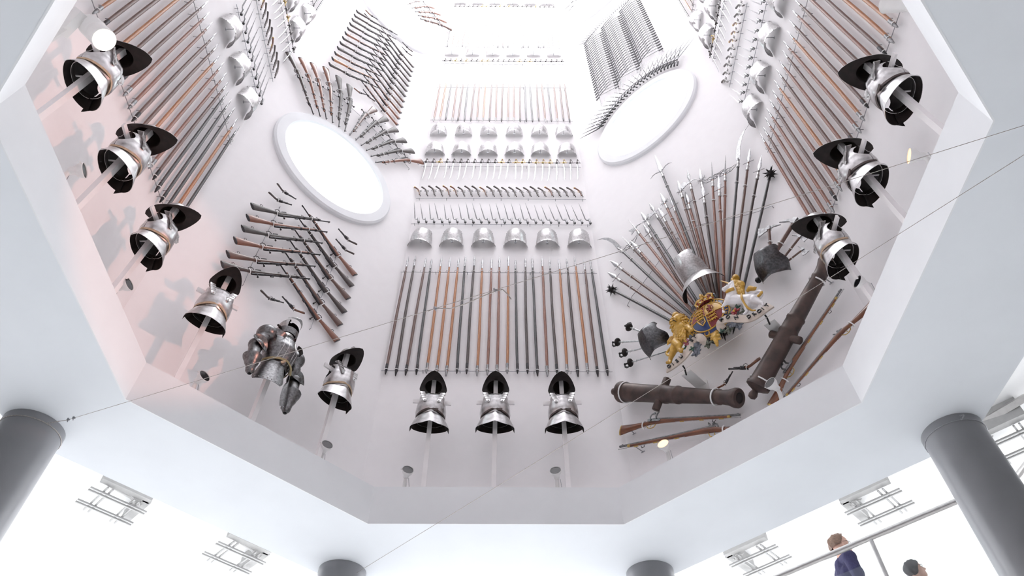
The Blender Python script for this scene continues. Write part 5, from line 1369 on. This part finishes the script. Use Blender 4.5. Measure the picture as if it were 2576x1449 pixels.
# flowers and leaves
def leafm(x, y, z, n_, r, m, name, par=None, seed=1):
    rr = random.Random(seed); P = A2(x, y, z*S_); b = MB(); r *= S_
    b.ball(P, r*.35, seg=8)
    for i in range(n_):
        a = 2*math.pi*i/n_+rr.uniform(-.2, .2); d = V((math.cos(a), math.sin(a), rr.uniform(-.1, .35)))
        L = r*rr.uniform(.8, 1.15); q = P+d*L*.5
        b.ball(q, L*.42, seg=8, sc3=(.55+.45*abs(d.x), .55+.45*abs(d.y), .35))
        b.tube([P, P+d*L*.95], [L*.12, L*.05], n=5)
    return link(name, b.mesh(name, m), par or arms)
for x, y, z, n_, r, m, nm in ((1165, 600, 60, 5, 62, 'rose', 'rose'), (500, 1000, 40, 5, 55, 'pink', 'rose'), (1165, 535, 35, 5, 55, 'green', 'leaf_spray'), (1090, 600, 30, 4, 48, 'green', 'leaf_spray'), (1250, 570, 20, 4, 50, 'olivegreen', 'leaf_spray'),
                          (975, 860, 45, 4, 45, 'green', 'leaf_spray'), (1070, 840, 45, 4, 80, 'olivegreen', 'shamrock'), (1120, 750, 40, 7, 80, 'thistle', 'thistle'), (1205, 770, 30, 6, 62, 'thistle', 'thistle'), (790, 1025, 40, 4, 70, 'olivegreen', 'shamrock'), (850, 960, 20, 4, 50, 'olivegreen', 'leaf_spray'),
                          (640, 1050, 35, 7, 78, 'thistle', 'thistle'), (625, 1130, 30, 6, 70, 'thistle', 'thistle'), (580, 1090, 55, 4, 38, 'green', 'leaf_spray'), (560, 910, 15, 6, 62, 'thistle', 'thistle'), (475, 1050, 20, 4, 45, 'green', 'leaf_spray')):
    o = leafm(x, y, z, n_, r, m, nm, None, int(x))
    if nm == 'rose':
        b = MB(); b.ball(A2(x, y, (z+22)*S_), 14*S_, seg=8); link('rose_heart', b.mesh('rose_heart', 'gold'), o)
link('pendant', blob('pendant', caps([(850, 895, 30, 20, 900, 880, 32, 30), (895, 885, 26, 45, 885, 935, 34, 45), (840, 935, 20, 40, 862, 915, 14, 45), (930, 905, 20, 40, 905, 925, 14, 45), (830, 960, 16, 35, 862, 950, 14, 40), (940, 945, 15, 35, 905, 955, 14, 40), (888, 945, 24, 45, 900, 985, 20, 45), (892, 968, 27, 45), (900, 990, 25, 45), (906, 1012, 22, 45), (905, 985, 16, 45, 914, 1040, 17, 45)]), 'gold', .004, 1), arms)
# two white wall brackets
for (fx, fy), (bx, by) in (((430, 1325), (410, 1400)), ((1545, 640), (1590, 760))):
    A = A2(fx, fy, -10*S_); B = A2(fx, fy, 0)+V((.02, -.05, -AOFF+.03))
    b = MB(); b.box((A.x, A.y-.05, (A.z-AOFF)/2-.01), (.13, .012, AOFF-.02)); b.box((A.x, A.y-.075, -AOFF+.012), (.16, .16, .024)); br = link('wall_bracket', b.mesh('wall_bracket', 'lampwhite', sharp=20), arms)
    b = MB(); b.tube([(A.x, A.y-.09, -.02), (A.x, A.y+.02, -.02), (A.x, A.y+.04, .01)], .010, n=8); link('bolt', b.mesh('bolt', 'iron'), br)
# =================================================================== CABLES under the ring
def cable(P, Q, lab, r=.0021, m='cable'):
    t = thing('cable', lab, 'cable', Matrix.Translation(P))
    b = MB(); d = Q-P; b.tube([d*(i/24)-V((0, 0, .02*math.sin(math.pi*i/24))) for i in range(25)], r, n=6); link('strand', b.mesh('strand', m), t)
    return t
def colc(i): a = R(-22.5+45*i); return V((CX+4.27*math.sin(a), CY+4.27*math.cos(a), 0))
def zpt(x, y, z): d = ray(x, y); return d*(z/d.z)
P1 = zpt(168, 1057, 3.93)
Q1 = zpt(2600, 308, 3.90)
t = cable(P1, Q1, 'thin cable stretched across the whole opening, tied to the left column')
def on1(x):
    # point of the cable seen at image column x
    lo, hi = 0.0, 1.0
    for _ in range(40):
        m_ = (lo+hi)/2
        if proj(P1.lerp(Q1, m_))[0] < x: lo = m_
        else: hi = m_
    return P1.lerp(Q1, lo)-V((0, 0, .02*math.sin(math.pi*lo)))
for x in (1096, 1246, 172, 186):
    C_ = on1(x)-P1; b = MB(); b.ball(C_, .012, seg=8, sc3=(1.3, .8, .8)); b.tube([C_+V((-.008, 0, .014)), C_+V((.004, 0, -.024))], [.009, .004], n=6); link('cable_clamp', b.mesh('cable_clamp', 'wire'), t)
A_, B_ = on1(1096)-P1, on1(1246)-P1; dn = -UP
b = MB(); b.tube([A_-(B_-A_)*.13+dn*.004, A_, A_.lerp(B_, .25)+dn*.035, A_.lerp(B_, .5)+dn*.034, A_.lerp(B_, .8)+dn*.016, B_+dn*.01, A_.lerp(B_, 1.12)+dn*.012, A_.lerp(B_, 1.2)+dn*.055, A_.lerp(B_, 1.26)+dn*.10], .0038, n=6); link('loose_end', b.mesh('loose_end', 'cable'), t)
C0 = colc(-1)
b = MB(); b.tube([V((C0.x+.252*math.cos(a), C0.y+.252*math.sin(a), 3.93)) - P1 for a in [i*math.pi/12 for i in range(24)]], .004, n=6, closed=True); link('column_loop', b.mesh('column_loop', 'cable'), t)
b = MB(); b.tube([V((0, 0, 0)), V((C0.x+.252*.8, C0.y+.252*.6*-1, 3.93))-P1], .0032, n=6); link('tie', b.mesh('tie', 'cable'), t)
C1 = colc(0)
cable(V((C1.x+.25*.75, C1.y-.25*.66, 3.90)), zpt(2610, 368, 3.90), 'thin cable running from the bottom left column up to the right edge')
# hook on the right column
C2 = colc(2)
t = thing('cable_hook', 'small cable hook near the top of the right column', 'hook', Matrix.Translation((C2.x, C2.y, 3.93)))
b = MB(); b.tube([(.252*math.cos(a), .252*math.sin(a), 0) for a in [i*math.pi/12 for i in range(24)]], .004, n=6, closed=True); link('column_loop', b.mesh('column_loop', 'wire'), t)
b = MB(); b.tube([(-.05, -.25, 0), (-.04, -.285, .01), (-.06, -.31, .0), (-.09, -.30, -.01)], .006, n=6); b.ball((-.05, -.25, 0), .012, seg=7); link('shackle', b.mesh('shackle', 'wire'), t)

# =================================================================== GALLERY: hanging light fittings, handrail, people
def fitting(cx, cy, k, lab, size=.62):
    P = zpt(cx, cy, 5.16); ex = wt(k); ey = -wn(k)
    m = Matrix(((ex.x, ey.x, 0, P.x), (ex.y, ey.y, 0, P.y), (0, 0, 1, P.z), (0, 0, 0, 1)))
    t = thing('light_fitting', lab, 'light fitting', m, 'frame light fittings on the gallery ceiling')
    s = size/2; sg = 1 if k == -1 else -1
    b = MB(); b.box((0, s+.02, .12), (size, .10, .24)); link('channel', b.mesh('channel', 'fit', sharp=20), t)
    b = MB(); b.box((sg*(s-.03), 0, .12), (.10, size, .24)); link('channel', b.mesh('channel', 'fit', sharp=20), t)
    for q in (-1, 1):
        for d in (-.03, .03):
            b = MB(); b.box((q*(s-.14)+d, -.02, -.03), (.02, size*1.05, .02)); link('frame_bar', b.mesh('frame_bar', 'fit', sharp=20), t)
            b = MB(); b.box((0, q*(s-.14)+d, -.055), (size*1.15, .02, .02)); link('frame_bar', b.mesh('frame_bar', 'fit', sharp=20), t)
    b = MB(); b.tube([(-.2, s-.05, .02), (.1*sg, s-.08, .01), (.22*sg, s-.12, -.03)], .014, n=8); link('tube_lamp', b.mesh('tube_lamp', 'lampwhite'), t)
    b = MB(); b.tube([(sg*(s-.12), s-.04, .05), (sg*(s-.06), s-.12, -.02), (sg*(s-.01), s-.05, .05)], .008, n=6); link('flex', b.mesh('flex', 'lampwhite'), t)
fitting(285, 1265, -1, 'frame light fitting on the left, beside the large column')
fitting(592, 1395, -1, 'frame light fitting second from the left at the bottom edge')
fitting(1910, 1402, 1, 'frame light fitting left of the man, bottom right')
fitting(2208, 1268, 1, 'frame light fitting above the handrail, left of the right column')
fitting(2540, 1112, 1, 'frame light fitting right of the right column, at the edge')
RA, RZ = 4.46, 3.71
def onring(k, u, z=RZ, ap=RA): return V((CX, CY, 0))+wn(k)*ap+wt(k)*u+V((0, 0, z))
hr = thing('handrail', 'brushed steel handrail with glass panels behind the right column', 'handrail', Matrix.Translation(onring(1, 0, 2.6)))
o_ = onring(1, 0, 2.6); cn = RA*math.tan(R(22.5))
b = MB(); b.tube([onring(1, -2.6)-o_, onring(1, 1.0)-o_, onring(1, cn-.06)-o_, onring(2, -cn)-o_, onring(2, -cn+.06)-o_, onring(2, 2.2)-o_], .028, n=12); link('rail_tube', b.mesh('rail_tube', 'rail'), hr)
def at_img(k, ap, x, y):
    d = ray(x, y); n = wn(k); s = ((V((CX, CY, 0))+n*ap).dot(n))/d.dot(n); return d*s
up_ = (at_img(1, RA, 2190, 1356)-V((CX, CY, 0))).dot(wt(1))
for k, u in ((1, up_), (1, up_-1.35), (1, 1.55), (2, -.6), (2, .9)):
    b = MB(); b.tube([onring(k, u, RZ-.02)-o_, onring(k, u, 2.6)-o_], .020, n=10); b.box(onring(k, u, 2.606)-o_, (.1, .1, .012)); link('post', b.mesh('post', 'rail'), hr)
def pane(k, u0, u1):
    b = MB(); P = [onring(k, u0, 2.70), onring(k, u1, 2.70), onring(k, u1, 3.50), onring(k, u0, 3.50)]; n = wn(k)*.005
    a_ = b.ring([p-n-o_ for p in P]); c_ = b.ring([p+n-o_ for p in P]); b.bridge(a_, c_); b.cap(a_[::-1]); b.cap(c_); link('glass_panel', b.mesh('glass_panel', 'guard', sharp=20), hr)
pane(1, up_-1.30, up_-.05); pane(1, up_+.05, 1.50); pane(2, -.55, .85)

def person(px, zhead, ap, look, tilt, hair, top, lab, female=False, hz=0):
    d = ray(*px); P = d*(zhead/d.z)
    base = V((P.x, P.y, 2.6)); Hh = zhead-2.6
    yawm = Matrix.Rotation(look, 4, 'Z')
    t = thing('person', lab, 'person', Matrix.Translation(base) @ yawm)
    # local: Y forward, X to the person's right, Z up; head centre at height Hh
    k = Hh/1.62
    def p(x, y, z): return (x*k, y*k, z*k)
    hc = V(p(0, .02, 1.62)); Rt = Matrix.Rotation(tilt, 4, 'X')
    def hd(x, y, z): return tuple(hc + (Rt @ V((x, y, z)))*k)
    C = []
    def c(a, ra, b_, rb): C.append((a, ra*k, b_, rb*k))
    # head with jaw, nose, ears
    c(hd(0, -.015, .03), .082, hd(0, .012, .015), .078); c(hd(0, .03, -.04), .058, hd(0, .055, -.085), .036); c(hd(0, -.02, .06), .078, hd(0, .02, .055), .074)
    c(hd(0, .088, .012), .011, hd(0, .108, -.028), .015); c(hd(-.016, .095, -.032), .009, hd(.016, .095, -.032), .009)
    c(hd(-.022, .082, -.06), .009, hd(.022, .082, -.06), .009); c(hd(-.018, .080, -.072), .009, hd(.018, .080, -.072), .009)
    c(hd(-.05, .075, .028), .010, hd(.05, .075, .028), .010)
    for s in (-1, 1):
        c(hd(s*.078, -.008, .018), .014, hd(s*.080, -.004, -.03), .010); c(hd(s*.04, .055, -.01), .026, hd(s*.045, .04, -.04), .022)
    c(p(0, -.005, 1.56), .056, p(0, -.02, 1.44), .062)
    sw = .165 if female else .195
    c(p(0, -.02, 1.40), .10, p(0, -.01, 1.20), .13)
    c(p(-.07, -.01, 1.25), .115, p(.07, -.01, 1.25), .115); c(p(-.05, 0, 1.0), .115, p(.05, 0, 1.0), .115); c(p(-.07, 0, .90), .11, p(.07, 0, .90), .11)
    hands = []
    for s in (-1, 1):
        c(p(s*.08, -.02, 1.40), .07, p(s*sw, -.02, 1.375), .068); c(p(s*sw, -.02, 1.37), .058, p(s*(sw+.05), -.02, 1.09), .044); c(p(s*(sw+.05), -.02, 1.09), .042, p(s*(sw+.05), .07, .86), .030)
        w = V((s*(sw+.05), .07, .86))
        c(p(*w), .028, p(w.x, w.y+.02, w.z-.06), .032)
        c(p(w.x-s*.012, w.y+.0, w.z-.06), .022, p(w.x-s*.012, w.y+.04, w.z-.09), .024)
        for i, L in enumerate((.075, .085, .08, .062)):
            a0 = V((w.x, w.y+.05-.022*i, w.z-.095)); c(p(*a0), .0095, p(a0.x-s*.004, a0.y+.006, a0.z-L*.5), .009); c(p(a0.x-s*.004, a0.y+.006, a0.z-L*.5), .009, p(a0.x-s*.022, a0.y+.012, a0.z-L), .0075)
        c(p(w.x-s*.02, w.y+.04, w.z-.045), .012, p(w.x-s*.03, w.y+.075, w.z-.085), .010); c(p(w.x-s*.03, w.y+.075, w.z-.085), .010, p(w.x-s*.034, w.y+.082, w.z-.115), .008)
        c(p(s*.09, 0, .88), .095, p(s*.095, .01, .50), .060); c(p(s*.095, .01, .50), .056, p(s*.10, -.02, .10), .038); c(p(s*.10, -.02, .08), .042, p(s*.105, .13, .04), .034)
    body = link('body', blob('person_body', C, 'skin', .0085*k, 2), t)
    # hair
    b = MB()
    def hf(s, t_):
        a = 2*math.pi*s; ph = lerp(math.pi/2*.98, R(-28) if not female else R(-50), t_)
        front = max(0, math.cos(a))
        if female: ph = lerp(math.pi/2*.98, R(-58)+R(88)*front**.8, t_)
        else: ph = lerp(math.pi/2*.98, R(-20)+R(70)*front**.5, t_)
        r = .097+.006*math.sin(9*a)*t_+(.012*math.sin(5*a+t_*9))*.4
        return hd(r*.98*math.sin(a)*math.cos(ph), -.012+(r*1.10)*math.cos(a)*math.cos(ph), .035+r*1.06*math.sin(ph)+(.012*front*t_ if not female else 0))
    b.shell(hf, 30, 12, -.012*k, 0, 0, wrap=True); link('hair', b.mesh('hair', hair), t)
    # spectacles
    b = MB()
    for s in (-1, 1):
        b.tube([hd(s*.034+.024*math.cos(a), .094, .012+.016*math.sin(a)) for a in [i*math.pi/7 for i in range(14)]], .0028*k, n=5, closed=True)
        b.tube([hd(s*.058, .092, .016), hd(s*.086, .05, .018), hd(s*.086, -.01, .018)], .0026*k, n=5)
    b.tube([hd(-.011, .096, .016), hd(0, .100, .019), hd(.011, .096, .016)], .0026*k, n=5)
    b.tube([hd(-.058, .093, .016), hd(-.058, .092, .012)], .003*k, n=5)
    link('spectacles', b.mesh('spectacles', 'specs'), t)
    # clothes
    D = []
    def e(a, ra, b_, rb): D.append((a, ra*k, b_, rb*k))
    e(p(0, -.022, 1.43), .078, p(0, -.02, 1.38), .115); e(p(0, -.02, 1.38), .115, p(0, -.01, 1.20), .142); e(p(-.075, -.01, 1.25), .125, p(.075, -.01, 1.25), .125); e(p(-.06, 0, .92), .128, p(.06, 0, .92), .128); e(p(-.055, 0, 1.05), .128, p(.055, 0, 1.05), .128)
    for s in (-1, 1):
        e(p(s*.08, -.02, 1.41), .078, p(s*sw, -.02, 1.38), .078); e(p(s*sw, -.02, 1.375), .070, p(s*(sw+.05), -.02, 1.09), .057); e(p(s*(sw+.05), -.02, 1.09), .056, p(s*(sw+.05), .065, .885), .043)
    link('jumper', blob('jumper', D, top, .010*k, 2), t)
    D = []
    for s in (-1, 1): e(p(s*.09, 0, .90), .115, p(s*.095, .01, .50), .075); e(p(s*.095, .01, .50), .072, p(s*.10, -.02, .10), .058)
    e(p(-.07, 0, .93), .125, p(.07, 0, .93), .125)
    link('trousers', blob('trousers', D, 'trous', .011*k, 2), t)
    D = []
    for s in (-1, 1): e(p(s*.10, -.03, .05), .048, p(s*.106, .14, .035), .040)
    for s in (0, 1): link('shoe', blob('shoe', [D[s]], 'ink', .008*k, 1), t)
    return t
person((2112, 1376), 4.13, 5.0, R(-95), R(8), 'hair', 'navy', 'person in a navy top and spectacles standing behind the handrail')
person((2300, 1437), 3.93, 4.9, R(-110), R(18), 'hairk', 'grey', 'person with long dark hair and spectacles, at the bottom edge right of the handrail post', True)
# beam outside the gallery on the right, seen past the column
A, B = zpt(2477, 1059, 5.3), zpt(2640, 965, 5.3)
b = MB(); b.tube([A-(B-A)*.3, B], .05, n=4); struct('trim_4', b.mesh('ceiling_beam', 'rail', sharp=20))
# beam and gusset outside the right round window
t = thing('roof_beam', 'pale beam with a grey metal gusset seen through the lower right round window', 'beam', face(1, 0, 14.8, -1.2))
def rb(x, y): u, z = unuz(1, 1400+x/4.262, y/4.262, -1.2); return V((u, z-14.8, 0))
b = MB(); b.tube([rb(770, 1430), rb(930, 1240), rb(1130, 1120), rb(1385, 980)], .030, n=6); link('beam', b.mesh('beam', 'white'), t)
b = MB(); q = [rb(930, 1237), rb(1000, 1150), rb(1135, 1078), rb(1110, 1140), rb(1040, 1200)]; b.prism([(p.x, p.y) for p in q], -.05, .05); link('gusset', b.mesh('gusset', 'fit', sharp=20), t)
for x, y in ((880, 1330), (1010, 1235), (1120, 1150), (1240, 1060)):
    b = MB(); b.tube([rb(x, y), rb(x+25, y+35)], .01, n=5); link('tie', b.mesh('tie', 'fit'), t)

# =================================================================== LIGHT
w = bpy.data.worlds.new('world'); sc.world = w; w.use_nodes = True
bg = w.node_tree.nodes['Background']; bg.inputs[0].default_value = (.94, .965, 1.0, 1); bg.inputs[1].default_value = 5.6
def area(name, P, d, size, e, col=(1, 1, 1)):
    l = bpy.data.lights.new(name, 'AREA'); l.shape = 'DISK'; l.size = size; l.energy = e; l.color = col
    o = bpy.data.objects.new(name, l); COL.objects.link(o); o.location = P; o.rotation_euler = d.to_track_quat('-Z', 'Y').to_euler(); return o
def spot(name, P, d, e, ang, col, blend=.4, rad=.03):
    l = bpy.data.lights.new(name, 'SPOT'); l.energy = e; l.spot_size = R(ang); l.spot_blend = blend; l.color = col; l.shadow_soft_size = rad
    o = bpy.data.objects.new(name, l); COL.objects.link(o); o.location = P; o.rotation_euler = d.to_track_quat('-Z', 'Y').to_euler(); return o
# daylight from the glazed lantern at the tower's head
area('lantern_daylight', V((CX, CY, ZT-.3)), V((0, 0, -1)), 6.5, 250, (1, .985, .98))
# the lit spotlights
P, d = L_ON[1]; spot('spot_beam', P+d*.16, (wp(-2, .75, 5.7, .2)-P), 420, 34, (1.0, .42, .30), .35, .012)
P, d = L_ON[0]; spot('spot_beam', P+d*.16, d, 60, 60, (1.0, .45, .30), .5)
P, d = L_ON[2]; spot('spot_beam', P+d*.20, d, 60, 70, (1.0, .65, .4), .5)
sc.view_settings.view_transform = 'Standard'; sc.view_settings.look = 'None'; sc.view_settings.exposure = .08; sc.view_settings.gamma = 1
sc.view_settings.use_curve_mapping = False
sc.cycles.diffuse_bounces = 8; sc.cycles.max_bounces = 14; sc.cycles.transparent_max_bounces = 12
